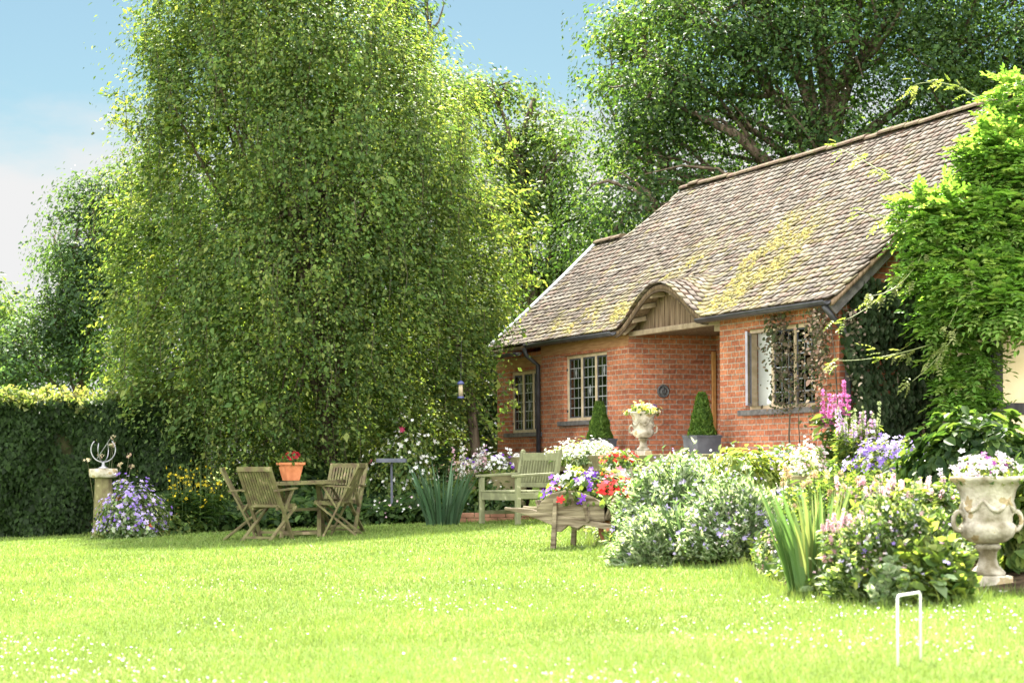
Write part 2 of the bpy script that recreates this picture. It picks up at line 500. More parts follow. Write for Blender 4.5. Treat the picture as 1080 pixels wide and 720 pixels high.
class MB:
    def __init__(s):
        s.v = []; s.f = []; s.uv = []; s.c = []

    def add(s, verts, faces, uvs=None):
        o = len(s.v)
        s.v += [tuple(float(q) for q in p) for p in verts]
        for i, f in enumerate(faces):
            s.f.append([o + k for k in f])
            s.uv.append(uvs[i] if uvs else None)

    def box(s, x0, x1, y0, y1, z0, z1, M=None):
        v = [Vector((x, y, z)) for z in (z0, z1) for y in (y0, y1) for x in (x0, x1)]
        if M is not None:
            v = [M @ p for p in v]
        s.add(v, [(0, 2, 3, 1), (4, 5, 7, 6), (0, 1, 5, 4), (2, 6, 7, 3), (0, 4, 6, 2), (1, 3, 7, 5)])

    def bar(s, p, q, wx, wz, up=(0, 0, 1), t0=1, t1=1):
        p, q, up = Vector(p), Vector(q), Vector(up)
        d = (q - p).normalized()
        sx = d.cross(up)
        if sx.length < 1e-4:
            sx = d.cross(Vector((1, 0, 0)))
        sx.normalize()
        sz = sx.cross(d)
        v = []
        for c, k in ((p, t0), (q, t1)):
            for a, b in ((-1, -1), (1, -1), (1, 1), (-1, 1)):
                v.append(c + sx * a * wx * k / 2 + sz * b * wz * k / 2)
        s.add(v, [(0, 1, 2, 3), (7, 6, 5, 4), (0, 4, 5, 1), (1, 5, 6, 2), (2, 6, 7, 3), (3, 7, 4, 0)])

    def tube(s, pts, rad, n=8, cap=True):
        pts = [Vector(p) for p in pts]
        if not hasattr(rad, '__len__'):
            rad = [rad] * len(pts)
        ring = []
        prev = None
        for i, p in enumerate(pts):
            d = (pts[min(i + 1, len(pts) - 1)] - pts[max(i - 1, 0)]).normalized()
            if prev is None:
                a = d.cross(Vector((0, 0, 1)))
                if a.length < .05:
                    a = d.cross(Vector((1, 0, 0)))
            else:
                a = prev - d * prev.dot(d)
            a.normalize(); prev = a
            b = d.cross(a)
            ring.append([p + (a * math.cos(2 * math.pi * k / n) + b * math.sin(2 * math.pi * k / n)) * rad[i] for k in range(n)])
        v = [q for r in ring for q in r]
        f = []
        for i in range(len(pts) - 1):
            for k in range(n):
                f.append((i * n + k, i * n + (k + 1) % n, (i + 1) * n + (k + 1) % n, (i + 1) * n + k))
        if cap:
            f.append(tuple(range(n))[::-1]); f.append(tuple((len(pts) - 1) * n + k for k in range(n)))
        s.add(v, f)

    def lathe(s, prof, n=32, c=(0, 0, 0), mod=None, cap=True):
        v = []
        for i, (r, z) in enumerate(prof):
            for k in range(n):
                t = 2 * math.pi * k / n
                rr = r * (mod(i, t, z) if mod else 1)
                v.append((c[0] + rr * math.cos(t), c[1] + rr * math.sin(t), c[2] + z))
        f = []
        for i in range(len(prof) - 1):
            for k in range(n):
                f.append((i * n + k, i * n + (k + 1) % n, (i + 1) * n + (k + 1) % n, (i + 1) * n + k))
        if cap:
            f.append(tuple(range(n))[::-1]); f.append(tuple((len(prof) - 1) * n + k for k in range(n)))
        s.add(v, f)

    def prism(s, poly, y0, y1, axis='y', M=None):
        n = len(poly)
        v = []
        for d in (y0, y1):
            for a, b in poly:
                v.append({'y': (a, d, b), 'z': (a, b, d), 'x': (d, a, b)}[axis])
        if M is not None:
            v = [M @ Vector(p) for p in v]
        f = [tuple(range(n)), tuple(range(2 * n - 1, n - 1, -1))]
        for i in range(n):
            j = (i + 1) % n
            f.append((i, n + i, n + j, j))
        s.add(v, f)

    def build(s, name, mat, parent=None, smooth=False, bevel=0, uv=False):
        me = bpy.data.meshes.new(name)
        me.from_pydata(s.v, [], s.f)
        if uv:
            ul = me.uv_layers.new(name='UVMap')
            for p in me.polygons:
                u = s.uv[p.index]
                for k, li in enumerate(p.loop_indices):
                    if u:
                        ul.data[li].uv = u[k]
                    else:
                        c = me.vertices[me.loops[li].vertex_index].co
                        nn = p.normal
                        if abs(nn.x) > .7: ul.data[li].uv = (c.y, c.z)
                        elif abs(nn.y) > .7: ul.data[li].uv = (c.x, c.z)
                        else: ul.data[li].uv = (c.x, c.y)
        me.update()
        return link(name, me, mat, parent, smooth, bevel)


def norm(a):
    return a / (np.linalg.norm(a, axis=-1, keepdims=True) + 1e-9)


def rv(n):
    return norm(rng.normal(size=(n, 3)))


def palette(n, cols, jit=.18, w=None):
    cols = np.array(cols, float)
    c = cols[rng.choice(len(cols), n, p=w)]
    return np.clip(c * (1 + rng.normal(size=(n, 1)) * jit), .003, .95)


def leaves(name, C, N, L, Wd, cols, mat=LEAF, parent=None, D=None, fold=.25, oval=False, jit=.3, curl=0):
    """C centres, N normals; L length, Wd width; D preferred direction of the leaf axis."""
    n = len(C)
    if n == 0:
        return None
    N = norm(N)
    T = rv(n) if D is None else norm(D + .35 * rv(n))
    T = norm(T - N * (T * N).sum(1, keepdims=True))
    B = np.cross(N, T)
    l = (np.asarray(L) * np.exp(rng.normal(size=n) * jit))[:, None]
    w = l * (Wd / L)
    if not oval:
        V = np.stack([C - T * l * .5, C + B * w * .5 - T * l * .08 + N * w * fold, C + T * l * .5 - N * l * curl, C - B * w * .5 - T * l * .08 + N * w * fold], 1)
        V = V.reshape(-1, 3)
        o = np.arange(n)[:, None] * 4
        Fc = np.concatenate([o + [0, 2, 1], o + [0, 3, 2]], 0)
        k = 4
    else:
        V = np.stack([C - T * l * .5, C + B * w * .42 - T * l * .22 + N * w * fold, C + B * w * .42 + T * l * .14 + N * w * fold,
                      C + T * l * .5 - N * l * curl, C - B * w * .42 + T * l * .14 + N * w * fold, C - B * w * .42 - T * l * .22 + N * w * fold], 1).reshape(-1, 3)
        o = np.arange(n)[:, None] * 6
        Fc = np.concatenate([o + [0, 3, 2, 1], o + [0, 5, 4, 3]], 0)
        k = 6
    return np_mesh(name, V, Fc, mat, parent, np.repeat(cols, k, 0))


def blossoms(name, C, N, size, cols, parent=None, petals=5, cup=.25, jit=.2, eye=None, mat=PETAL):
    n = len(C)
    N = norm(N)
    T = rv(n); T = norm(T - N * (T * N).sum(1, keepdims=True)); B = np.cross(N, T)
    r = (size / 2 * np.exp(rng.normal(size=n) * jit))[:, None]
    m = petals * 3
    P = [C]
    for k in range(m):
        t = 2 * math.pi * k / m
        rad = {0: 1.0, 1: .93, 2: .48}[k % 3]
        if k % 3 == 0: t += .08
        P.append(C + (T * math.cos(t) + B * math.sin(t)) * r * rad + N * r * cup * rad)
    V = np.stack(P, 1).reshape(-1, 3)
    o = np.arange(n)[:, None] * (m + 1)
    Fc = np.concatenate([o + [0, 1 + k, 1 + (k + 1) % m] for k in range(m)], 0)
    cc = np.repeat(cols, m + 1, 0)
    if eye is not None:
        cc[::m + 1] = eye
    return np_mesh(name, V, Fc, mat, parent, cc)


def blades(name, Bp, H, Wd, lean, cols, parent=None, seg=4, mat=BLADE, fold=.15, face=None, droop=.5):
    """sword leaves: base points, heights, widths, lean vector (n,2)."""
    n = len(Bp)
    H = np.asarray(H)[:, None]; Wd = np.asarray(Wd)[:, None]
    ld = np.concatenate([lean, np.zeros((n, 1))], 1)
    if face is None:
        ang = rng.uniform(0, 2 * math.pi, n)
        sd_ = np.stack([np.cos(ang), np.sin(ang), np.zeros(n)], 1)
    else:
        sd_ = face
    rows = []
    for i in range(seg + 1):
        t = i / seg
        wid = Wd * (1 - t ** 2.2) * (.75 + .5 * min(t * 2, 1) * .5)
        c = Bp + ld * H * (t * .5 + droop * t * t) + np.array([0, 0, 1]) * H * (t - .25 * droop * t * t * np.linalg.norm(lean, axis=1, keepdims=True))
        if i == seg:
            rows += [c, c + sd_ * .0005]
        else:
            rows += [c - sd_ * wid / 2, c + sd_ * wid / 2]
    V = np.stack(rows, 1).reshape(-1, 3)
    k = 2 * (seg + 1)
    o = np.arange(n)[:, None] * k
    Fc = np.concatenate([o + [2 * i, 2 * i + 1, 2 * i + 3, 2 * i + 2] for i in range(seg)], 0)
    return np_mesh(name, V, Fc, mat, parent, np.repeat(cols, k, 0))


def stems(name, P, Q, r, col, parent=None, bow=.0, mat=BLADE):
    """thin three-sided stems P->Q."""
    n = len(P)
    d = norm(Q - P)
    a = norm(np.cross(d, np.array([.3, .9, .1])))
    b = np.cross(d, a)
    mid = (P + Q) / 2 + rng.normal(size=(n, 3)) * bow
    rows = []
    for c, k in ((P, 1), (mid, .85), (Q, .5)):
        for t in (0, 2.094, 4.189):
            rows.append(c + (a * math.cos(t) + b * math.sin(t)) * r * k)
    V = np.stack(rows, 1).reshape(-1, 3)
    o = np.arange(n)[:, None] * 9
    Fc = np.concatenate([o + [3 * i + j, 3 * i + (j + 1) % 3, 3 * i + 3 + (j + 1) % 3, 3 * i + 3 + j] for i in range(2) for j in range(3)], 0)
    o = np_mesh(name, V, Fc, mat, parent, np.repeat(np.broadcast_to(np.array(col, float), (n, 3)), 9, 0))
    o['kind'] = 'stuff'
    return o


def copy_tree(o, parent=None):
    c = o.copy(); COL.objects.link(c)
    if parent is not None:
        c.parent = parent
    for ch in list(o.children):
        copy_tree(ch, c)
    return c


# ================================================================== SETTING: the ground
def build_ground():
    far = np.array([-900, -500, -250, -120, -60, -35, -24, -18])
    xs = np.concatenate([far, np.arange(-14, 14.01, .2), -far[::-1]])
    ys = np.concatenate([[-300, -100, -40, -15, -5, 0, 3], np.arange(5, 46.01, .2), [50, 60, 80, 120, 200, 400, 1000]])
    X, Y = np.meshgrid(xs, ys)
    Z = ground(X.ravel(), Y.ravel()).reshape(X.shape)
    V = np.stack([X, Y, Z], -1).reshape(-1, 3)
    nx, ny = len(xs), len(ys)
    i = (np.arange(ny - 1)[:, None] * nx + np.arange(nx - 1)[None]).ravel()[:, None]
    Fc = i + np.array([0, 1, nx + 1, nx])
    o = np_mesh('ground', V, Fc, LAWN, None, None, True)
    o.data.materials.append(SOIL)
    cx, cy = (xs[:-1] + xs[1:]) / 2, (ys[:-1] + ys[1:]) / 2
    GX, GY = np.meshgrid(cx, cy)
    soil = inside(GX.ravel(), GY.ravel(), BEDPOLY)
    tb = ((GX.ravel() + 3.6) / 3.2) ** 2 + ((GY.ravel() - 32.6) / 2.3) ** 2 < 1
    o.data.polygons.foreach_set('material_index', (soil | tb).astype(np.int32))
    tag(o, None, None, None, 'structure')


build_ground()


def bed_dist(x, y):
    return dpoly(x, y, EDGE)


def build_grass():
    # blades in the part of the lawn the picture sees
    parts = []
    for y0, y1, dens, h, wd in ((7.8, 11, 6000, .019, .0036), (11, 15, 3600, .021, .005), (15, 20, 1700, .023, .0075), (20, 33, 700, .026, .011)):
        n = int(dens * (y1 - y0) * .54 * (y0 + y1) / 2)
        y = rng.uniform(y0, y1, n)
        x = rng.uniform(-.27, .27, n) * y
        k = ~inside(x, y, BEDPOLY)
        # a little longer beside the bed edges, uneven tufts elsewhere
        x, y = x[k], y[k]
        de = dpoly(x, y, EDGE)
        hh = h * np.exp(rng.normal(size=len(x)) * .35) * (1 + 2.2 * np.exp(-de / .10))
        tuft = .75 + .5 * (np.sin(x * 3.1 + 1.7 * np.sin(y * 2.3)) * np.sin(y * 2.7 + np.sin(x * 1.9)) * .5 + .5)
        parts.append((x, y, hh * tuft, np.full(len(x), wd)))
    x = np.concatenate([p[0] for p in parts]); y = np.concatenate([p[1] for p in parts])
    h = np.concatenate([p[2] for p in parts]); wd = np.concatenate([p[3] for p in parts])
    n = len(x)
    z = lawn(x, y)
    B = np.stack([x, y, z], 1)
    ang = rng.uniform(0, 6.283, n)
    s = np.stack([np.cos(ang), np.sin(ang), np.zeros(n)], 1) * wd[:, None] / 2
    tip = B + np.stack([rng.normal(size=n) * .45 * h, rng.normal(size=n) * .45 * h, h], 1)
    V = np.stack([B - s, B + s, tip], 1).reshape(-1, 3)
    Fc = np.arange(3 * n).reshape(-1, 3)
    col = palette(n, [(.12, .195, .035), (.145, .21, .045), (.18, .235, .06), (.105, .175, .03)], .2) * (1 + .13 * (np.sin(x * 1.7 + np.sin(y * .8) * 2) * np.sin(y * .9 + 1.3 * np.sin(x * .7))))[:, None]
    o = np_mesh('grass', V, Fc, BLADE, None, np.repeat(col, 3, 0))
    tag(o, 'short sunlit lawn grass in front of the flower beds', 'grass', None, 'stuff')
    # daisies and clover
    n = 4200
    y = 8.3 + 20 * rng.beta(1.0, 3.2, n)
    x = rng.uniform(-.26, .26, n) * y
    patch = np.sin(x * 1.3 + 2) * np.sin(y * .9 + 1) + .6 * np.sin(x * 3.7 + y * 2.1)
    k = (patch > .35 + rng.normal(size=n) * .3) & ~inside(x, y, BEDPOLY)
    x, y = x[k], y[k]
    C = np.stack([x, y, lawn(x, y) + rng.uniform(.012, .03, len(x))], 1)
    o = blossoms('daisies', C, np.array([0, -.3, 1]) + .5 * rng.normal(size=C.shape), .013, palette(len(C), [(.78, .78, .74), (.70, .70, .68)], .06), None, 6, .1)
    tag(o, 'tiny white daisies and clover heads scattered over the lawn', 'daisies', None, 'stuff')


build_grass()


# paving along the terrace and at the foot of the big urn
def build_paving():
    m = MB()
    for i in range(9):
        a0, a1 = -4.2 + i * .8, -4.2 + (i + 1) * .8 - .012
        for w0, w1 in ((-1.24, -.66), (-.648, -.02)):
            c = [HW(a0, w0, .006), HW(a1, w0, .006), HW(a1, w1, .006), HW(a0, w1, .006)]
            t = [p + np.array([0, 0, .03 + .004 * ((i * 7) % 3)]) for p in c]
            m.add(c + t, [(3, 2, 1, 0), (4, 5, 6, 7), (0, 1, 5, 4), (1, 2, 6, 5), (2, 3, 7, 6), (3, 0, 4, 7)])
    o = m.build('terrace_paving', PAVE, None)
    tag(o, kind='structure')
    m = MB()
    for i in range(10):
        a0, a1 = -4.3 + i * .74, -4.3 + (i + 1) * .74 - .008
        c = [HW(a0, -1.50, -.16), HW(a1, -1.50, -.16), HW(a1, -1.26, -.16), HW(a0, -1.26, -.16)]
        t = [p + np.array([0, 0, .215 + .004 * ((i * 5) % 3)]) for p in c]
        m.add(c + t, [(3, 2, 1, 0), (4, 5, 6, 7), (0, 1, 5, 4), (1, 2, 6, 5), (2, 3, 7, 6), (3, 0, 4, 7)])
    o = m.build('terrace_kerb', STONED, None, bevel=.01)
    tag(o, kind='structure')
    # pale flagstone path through the bed
    m = MB()
    c = on_ground(820, 518)
    for i in range(3):
        for j in range(4):
            x0, y0 = c[0] - .62 + i * .42 + .1 * j, c[1] - 1.0 + j * .52
            v = []
            for dz in (-.05, .03):
                v += [(x, y, gz(x, y) + dz) for x, y in ((x0, y0), (x0 + .40, y0), (x0 + .40, y0 + .50), (x0, y0 + .50))]
            m.add(v, [(3, 2, 1, 0), (4, 5, 6, 7), (0, 1, 5, 4), (1, 2, 6, 5), (2, 3, 7, 6), (3, 0, 4, 7)])
    o = m.build('garden_path', PAVE, None, bevel=.008)
    tag(o, kind='structure')
    m = MB()
    p = on_lawn(1042, 621)
    for i in range(3):
        m.box(p[0] - .02 + i * .62, p[0] + .59 + i * .62, p[1] - .36, p[1] + .5, p[2] - .06, p[2] + .012 + .012 * i)
    o = m.build('stone_step', PAVE, None, bevel=.012)
    tag(o, kind='structure')


build_paving()


# ================================================================== THE COTTAGE
cot = thing('cottage', 'red brick cottage with mossy clay tile roof and arched eyebrow over its porch', 'cottage',
            HW(0, 0, 0), math.atan2(UX[1], UX[0]))
# local frame: x along the front (a), y into the house (w), z above the terrace


def wall_panel(m, x0, x1, z0, z1, y0, y1, opens, axis='x'):
    """wall slab with rectangular openings; in-plane coordinate runs x0..x1, thickness y0..y1."""
    xs = sorted({x0, x1, *[o[0] for o in opens], *[o[1] for o in opens]})
    zs = sorted({z0, z1, *[o[2] for o in opens], *[o[3] for o in opens]})

    def P(a, t, z):
        return (a, t, z) if axis == 'x' else (t, a, z)

    def is_open(a, z):
        return any(o[0] < a < o[1] and o[2] < z < o[3] for o in opens)
    nx, nz_ = len(xs) - 1, len(zs) - 1
    op = [[is_open((xs[i] + xs[i + 1]) / 2, (zs[j] + zs[j + 1]) / 2) for j in range(nz_)] for i in range(nx)]

    def q(pts, uv):
        m.add(pts, [(0, 1, 2, 3)], [uv])
    for i in range(nx):
        for j in range(nz_):
            if op[i][j]:
                continue
            a, b, c, d = xs[i], xs[i + 1], zs[j], zs[j + 1]
            uv = [(a, c), (b, c), (b, d), (a, d)]
            q([P(a, y0, c), P(b, y0, c), P(b, y0, d), P(a, y0, d)], uv)
            q([P(b, y1, c), P(a, y1, c), P(a, y1, d), P(b, y1, d)], uv)
            for di, dj, pts in ((-1, 0, [(a, y0, c), (a, y0, d), (a, y1, d), (a, y1, c)]), (1, 0, [(b, y0, c), (b, y1, c), (b, y1, d), (b, y0, d)]),
                                (0, -1, [(a, y0, c), (a, y1, c), (b, y1, c), (b, y0, c)]), (0, 1, [(a, y0, d), (b, y0, d), (b, y1, d), (a, y1, d)])):
                ii, jj = i + di, j + dj
                if 0 <= ii < nx and 0 <= jj < nz_ and not op[ii][jj]:
                    continue
                uvq = [((p[1] if di else p[0]), p[2] if di else p[1]) for p in pts]
                q([P(*p) for p in pts], uvq)


EAVE, EW, PITCH = 1.92, -.20, .93       # eave height (local), eave overhang, slope
WR, WL = 2.68, 1.89                     # half spans of main roof and lower left roof
A_R, A_CORN, A_L, A_END = 3.15, -2.94, -6.34, -8.45
RW, LW_, FW = (.74, 2.56, .64, 1.70), (-5.42, -3.73, .62, 1.66), (-7.87, -6.47, .47, 1.50)
m = MB()
wall_panel(m, 0, A_R, -.4, 1.96, 0, .24, [RW])                       # right of the porch
wall_panel(m, A_L, A_CORN, -.4, 1.96, 0, .24, [LW_])                 # left of the porch
wall_panel(m, .24, 1.45, -.4, 1.96, A_CORN - .24, A_CORN, [], 'y')   # porch cheek the camera sees
wall_panel(m, .24, 1.45, -.4, 1.96, 0, .24, [], 'y')                 # hidden porch cheek
wall_panel(m, A_CORN - .24, .24, -.4, 1.96, 1.45, 1.69, [(-1.15, -.12, -.39, 1.8)])
wall_panel(m, A_L, A_R, -.4, 1.96, 2 * WR - .24, 2 * WR, [])         # rear
wall_panel(m, .24, 2 * WR - .24, -.4, 1.96, A_L, A_L + .24, [], 'y')
gy = [(.0, -.4), (2 * WR, -.4), (2 * WR, 1.96), (WR, 1.96 + (WR) * PITCH), (0, 1.96)]
m.add([(A_R, y, z) for y, z in gy] + [(A_R - .24, y, z) for y, z in gy],
      [(0, 1, 2, 3, 4), (9, 8, 7, 6, 5)], [[(y, z) for y, z in gy], [(y, z) for y, z in gy[::-1]]])
m.build('wall', BRICK, cot, uv=True)
m = MB()
wall_panel(m, A_END, A_L, -.5, 1.80, .03, .27, [FW])
wall_panel(m, .27, 2 * WL - .24, -.5, 1.80, A_END, A_END + .24, [], 'y')
wall_panel(m, A_END, A_L, -.5, 1.80, 2 * WL - .24, 2 * WL, [])
gl = [(.03, 1.80), (2 * WL, 1.80), (WL, 1.80 + WL * PITCH)]
m.add([(A_END, y, z) for y, z in gl] + [(A_END + .24, y, z) for y, z in gl], [(2, 1, 0), (3, 4, 5)], [[gl[2], gl[1], gl[0]], gl])
m.build('wing_wall', BRICK, cot, uv=True)
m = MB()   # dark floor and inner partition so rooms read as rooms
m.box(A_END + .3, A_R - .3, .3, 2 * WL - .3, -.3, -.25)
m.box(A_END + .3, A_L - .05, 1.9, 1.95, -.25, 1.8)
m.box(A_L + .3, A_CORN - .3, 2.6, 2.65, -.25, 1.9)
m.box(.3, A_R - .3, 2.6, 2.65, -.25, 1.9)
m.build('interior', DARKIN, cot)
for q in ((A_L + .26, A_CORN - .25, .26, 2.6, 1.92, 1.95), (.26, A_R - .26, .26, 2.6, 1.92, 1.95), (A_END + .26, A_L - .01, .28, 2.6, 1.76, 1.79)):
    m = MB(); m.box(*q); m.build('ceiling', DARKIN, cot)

# roof surface -------------------------------------------------------
BC, BHW = -1.50, 1.46                    # eyebrow centre and half width


def bump_(a):
    t = np.clip((a - BC) / BHW, -1, 1)
    return np.cos(math.pi * t / 2) ** 1.5


def roofz(a, w):
    a = np.asarray(a, float); w = np.asarray(w, float)
    pl = EAVE + (w - EW) * PITCH
    pl = pl - .05 * np.sin(math.pi * np.clip((w - EW) / 2.9, 0, 1)) - .03 * np.sin(math.pi * np.clip((a + 6.5) / 9.8, 0, 1)) * np.clip((w - EW) / 2.9, 0, 1)
    b = bump_(a)
    d = .58 * b - (PITCH - .22) * (w - EW)
    k = .07
    lift = np.where(b > 0, .5 * (d + np.sqrt(d * d + k * k * b)), 0)
    lw = np.clip((-a - 6.34) / .1, 0, 1) * .0
    return pl + lift - lw


def wtop(a):
    """upper limit of the front slope."""
    t = np.clip((-a - 6.45) / .75, 0, 1)
    s = 1 - (1 - t) ** 2.0
    return WR + (WL - WR) * s


A0, A1 = -8.30, 3.36
# deck
an = np.linspace(A0, A1, 130)
qn = np.linspace(0, 1, 30)
AA, QQ = np.meshgrid(an, qn)
ew_left = np.where(AA < A_L - .02, -.13, 0)
WW = (EW + ew_left) + QQ * (wtop(AA) - EW - ew_left)
ZZ = roofz(AA, WW)
top = np.stack([AA, WW, ZZ - .025], -1).reshape(-1, 3)
bot = np.stack([AA, WW, ZZ - .085], -1).reshape(-1, 3)
nx = len(an); ny = len(qn)
i = (np.arange(ny - 1)[:, None] * nx + np.arange(nx - 1)[None]).ravel()[:, None]
f1 = i + np.array([0, 1, nx + 1, nx])
f2 = (i + np.array([0, nx, nx + 1, 1])) + nx * ny
e = np.arange(nx - 1)[:, None]
f3 = np.concatenate([e, e + nx * ny, e + nx * ny + 1, e + 1], 1)
e2 = np.arange(ny - 1)[:, None] * nx
f4 = np.concatenate([e2, e2 + nx, e2 + nx + nx * ny, e2 + nx * ny], 1)
f5 = f4 + (nx - 1)
f5 = f5[:, ::-1]
# rear slopes
roof = np_mesh('roof', np.concatenate([top, bot]), np.concatenate([f1, f2, f3, f4, f5]), BOARD, cot, None)
m = MB()
zr = float(roofz(-3, WR)) - .02
m.prism([(WR - .02, zr), (2 * WR + .25, zr - (WR + .27) * PITCH), (2 * WR + .25, zr - (WR + .27) * PITCH - .08), (WR - .02, zr - .08)], -6.5, A1, 'x')
zl = float(roofz(-7.8, WL)) - .02
m.prism([(WL - .02, zl), (2 * WL + .25, zl - (WL + .27) * PITCH), (2 * WL + .25, zl - (WL + .27) * PITCH - .08), (WL - .02, zl - .08)], -8.3, -6.5, 'x')
m.add([(-6.5, WR, zr), (-6.5, WL, zl), (-6.5, 2 * WR, zr - WR * PITCH), (-7.2, WL, zl), (-6.5, 2 * WL, 1.8)], [(0, 1, 2), (0, 3, 1), (0, 2, 4, 3)])
m.build('rear_slope', BOARD, roof)


def build_tiles():
    gauge, tw, tl, th = .112, .172, .19, .020
    slope = math.hypot(1, PITCH)
    V = []; C = []
    ca = math.cos(math.atan(PITCH))
    rows = int(((WR - EW + .13) / ca) / gauge) + 1
    for r in range(-1, rows):
        w0 = EW - .035 + r * gauge * ca
        n = int((A1 - A0) / tw) + 2
        a = A0 + (np.arange(n) + (.5 if r % 2 else 0)) * tw + rng.normal(size=n) * .006
        w = w0 + rng.normal(size=n) * .004 + .012 * np.sin(a * 1.1 + r * .7)
        ok = (a > A0 - .02) & (a < A1 - .02) & (w < wtop(a) - .03)
        if r < 0:
            ok &= a < A_L - .05
        else:
            ok &= ~((a < A_L - .05) & (w < EW - .2))
        a, w = a[ok], w[ok]
        n = len(a)
        if n == 0: continue
        hw = tw / 2 - rng.uniform(.002, .008, n)
        wt = np.minimum(w + tl * ca, wtop(a))
        lift = .026 + np.abs(rng.normal(size=n)) * .005
        tilt = rng.normal(size=n) * .0035
        cs = []
        for sgn, ww, up in ((-1, w, lift), (1, w, lift), (1, wt, 0.002), (-1, wt, 0.002)):
            x = np.clip(a + sgn * hw, A0, A1)
            z = roofz(x, ww) + up + tilt * sgn
            cs.append(np.stack([x, ww, z], 1))
        lo = [c - np.array([0, 0, th]) for c in cs]
        V.append(np.stack(cs + lo, 1))
        base = palette(n, [(.068, .052, .037), (.086, .070, .052), (.056, .041, .030), (.105, .088, .068), (.078, .051, .036), (.064, .054, .042)], .18)
        mo = moss_mask(a, w)
        mo = np.clip(mo + rng.normal(size=n) * .18, 0, 1)
        mo = np.where(mo > .25, mo, 0)[:, None] * .9
        base = base * (1 - mo) + palette(n, [(.145, .118, .032), (.12, .105, .034)], .2) * mo
        C.append(base)
    V = np.concatenate(V); C = np.concatenate(C)
    n = len(V)
    o = np.arange(n)[:, None] * 8
    Fc = np.concatenate([o + q for q in ([0, 1, 2, 3], [7, 6, 5, 4], [0, 4, 5, 1], [1, 5, 6, 2], [3, 2, 6, 7], [0, 3, 7, 4])], 0)
    np_mesh('tiles', V.reshape(-1, 3), Fc, TILE, roof, np.repeat(C, 8, 0))


def moss_mask(a, w):
    def g(ac, wc, sa, sw):
        return np.exp(-((a - ac) / sa) ** 2 - ((w - wc) / sw) ** 2)
    n = .5 + .5 * np.sin(a * 5.1 + 2 * np.sin(w * 3.7)) * np.sin(w * 6.3 + 1.3 * np.sin(a * 2.9))
    m_ = 1.25 * g(.1, .35, .95, .8) + 1.0 * g(-.3, 1.1, .8, .5) + 1.05 * g(-4.2, .05, 1.6, .42) + .75 * g(-2.9, .75, 1.2, .6) + .5 * g(1.6, .1, 1.0, .4) + .3 * g(-6, .3, 1.2, .4)
    n2 = .5 + .5 * np.sin(a * 11.3 + 2.2 * np.sin(w * 9.1)) * np.sin(w * 14.7 + 1.9 * np.sin(a * 7.7))
    return m_ * (.15 + 1.0 * n ** 1.3 + .45 * (n2 - .5))


build_tiles()


def build_moss():
    N = 9000
    a = rng.uniform(-7.5, 2.8, N); w = rng.uniform(-.15, 2.3, N)
    k = moss_mask(a, w) > rng.uniform(.35, 1.1, N)
    a, w = a[k], w[k]
    n = len(a)
    C = np.stack([a, w, roofz(a, w) + .025], 1)
    # small squashed octahedra
    r = rng.uniform(.018, .05, n)[:, None]
    nrm = norm(np.array([0, -PITCH, 1.0]))
    t1 = np.array([1., 0, 0]); t2 = np.cross(nrm, t1)
    P = [C + nrm * r * .55]
    for q in range(5):
        t = q * 2 * math.pi / 5
        P.append(C + (t1 * math.cos(t) + t2 * math.sin(t)) * r * rng.uniform(.7, 1.2, (n, 1)) - nrm * .01)
    V = np.stack(P, 1).reshape(-1, 3)
    o = np.arange(n)[:, None] * 6
    Fc = np.concatenate([o + [0, 1 + q, 1 + (q + 1) % 5] for q in range(5)], 0)
    ob = np_mesh('moss', V, Fc, MOSS, roof, np.repeat(palette(n, [(.17, .14, .032), (.13, .12, .034), (.20, .165, .045)], .25), 6, 0))
    ob['kind'] = 'stuff'


build_moss()
# ridge
def ridge_tiles(a0, a1, w, zf, seg):
    m = MB()
    n = int((a1 - a0) / seg)
    st = (a1 - a0) / n
    for i in range(n):
        x0, x1 = a0 + i * st, a0 + (i + 1) * st - .012
        prof = []
        jz = rng.normal() * .008
        for t in np.linspace(0, math.pi, 9):
            prof.append((w + .10 * math.cos(t), .075 * math.sin(t) - .03))
        z0, z1 = zf(x0) + jz, zf(x1) + jz + .004
        v = [(x0, y, z + z0) for y, z in prof] + [(x1, y, z + z1) for y, z in prof]
        k = len(prof)
        f = [(q, q + 1, k + q + 1, k + q) for q in range(k - 1)] + [tuple(range(k))[::-1], tuple(range(k, 2 * k))]
        m.add(v, f)
    return m


RIDGE = noise_mat('ridge_clay', (.085, .048, .036), (.14, .085, .062), 6, .9, .4, 40, .1, c3=(.13, .105, .06))
m = ridge_tiles(-6.5, A1, WR, lambda a: float(roofz(a, WR)), .34)
m.build('ridge', RIDGE, roof)
m = ridge_tiles(-8.3, -7.2, WL, lambda a: float(roofz(a, WL)), .34)
m.build('lower_ridge', RIDGE, roof)
# lead strip down the far verge
m = MB()
pts = [(A0 - .01, w, float(roofz(A0, w)) + .03) for w in np.linspace(EW - .13, WL, 14)]
for p, q in zip(pts[:-1], pts[1:]):
    m.bar(p, q, .11, .03, (0, -PITCH, 1))
m.build('verge_flashing', noise_mat('zinc', (.42, .44, .47), (.58, .60, .63), 6, .5, .1, 40, .4), roof)
# bargeboard on the near gable
m = MB()
for (w0, w1) in ((-.16, WR), (2 * WR + .25, WR)):
    z0 = EAVE + ((w0 if w0 < WR else 2 * WR - w0) - EW) * PITCH - .20
    z1 = EAVE + (WR - EW) * PITCH - .20
    m.bar((A1 - .10, w0, z0 + .03), (A1 - .10, w1, z1 + .03), .045, .15, (0, 0, 1))
m.build('bargeboard', OAKGREY, cot, bevel=.006)
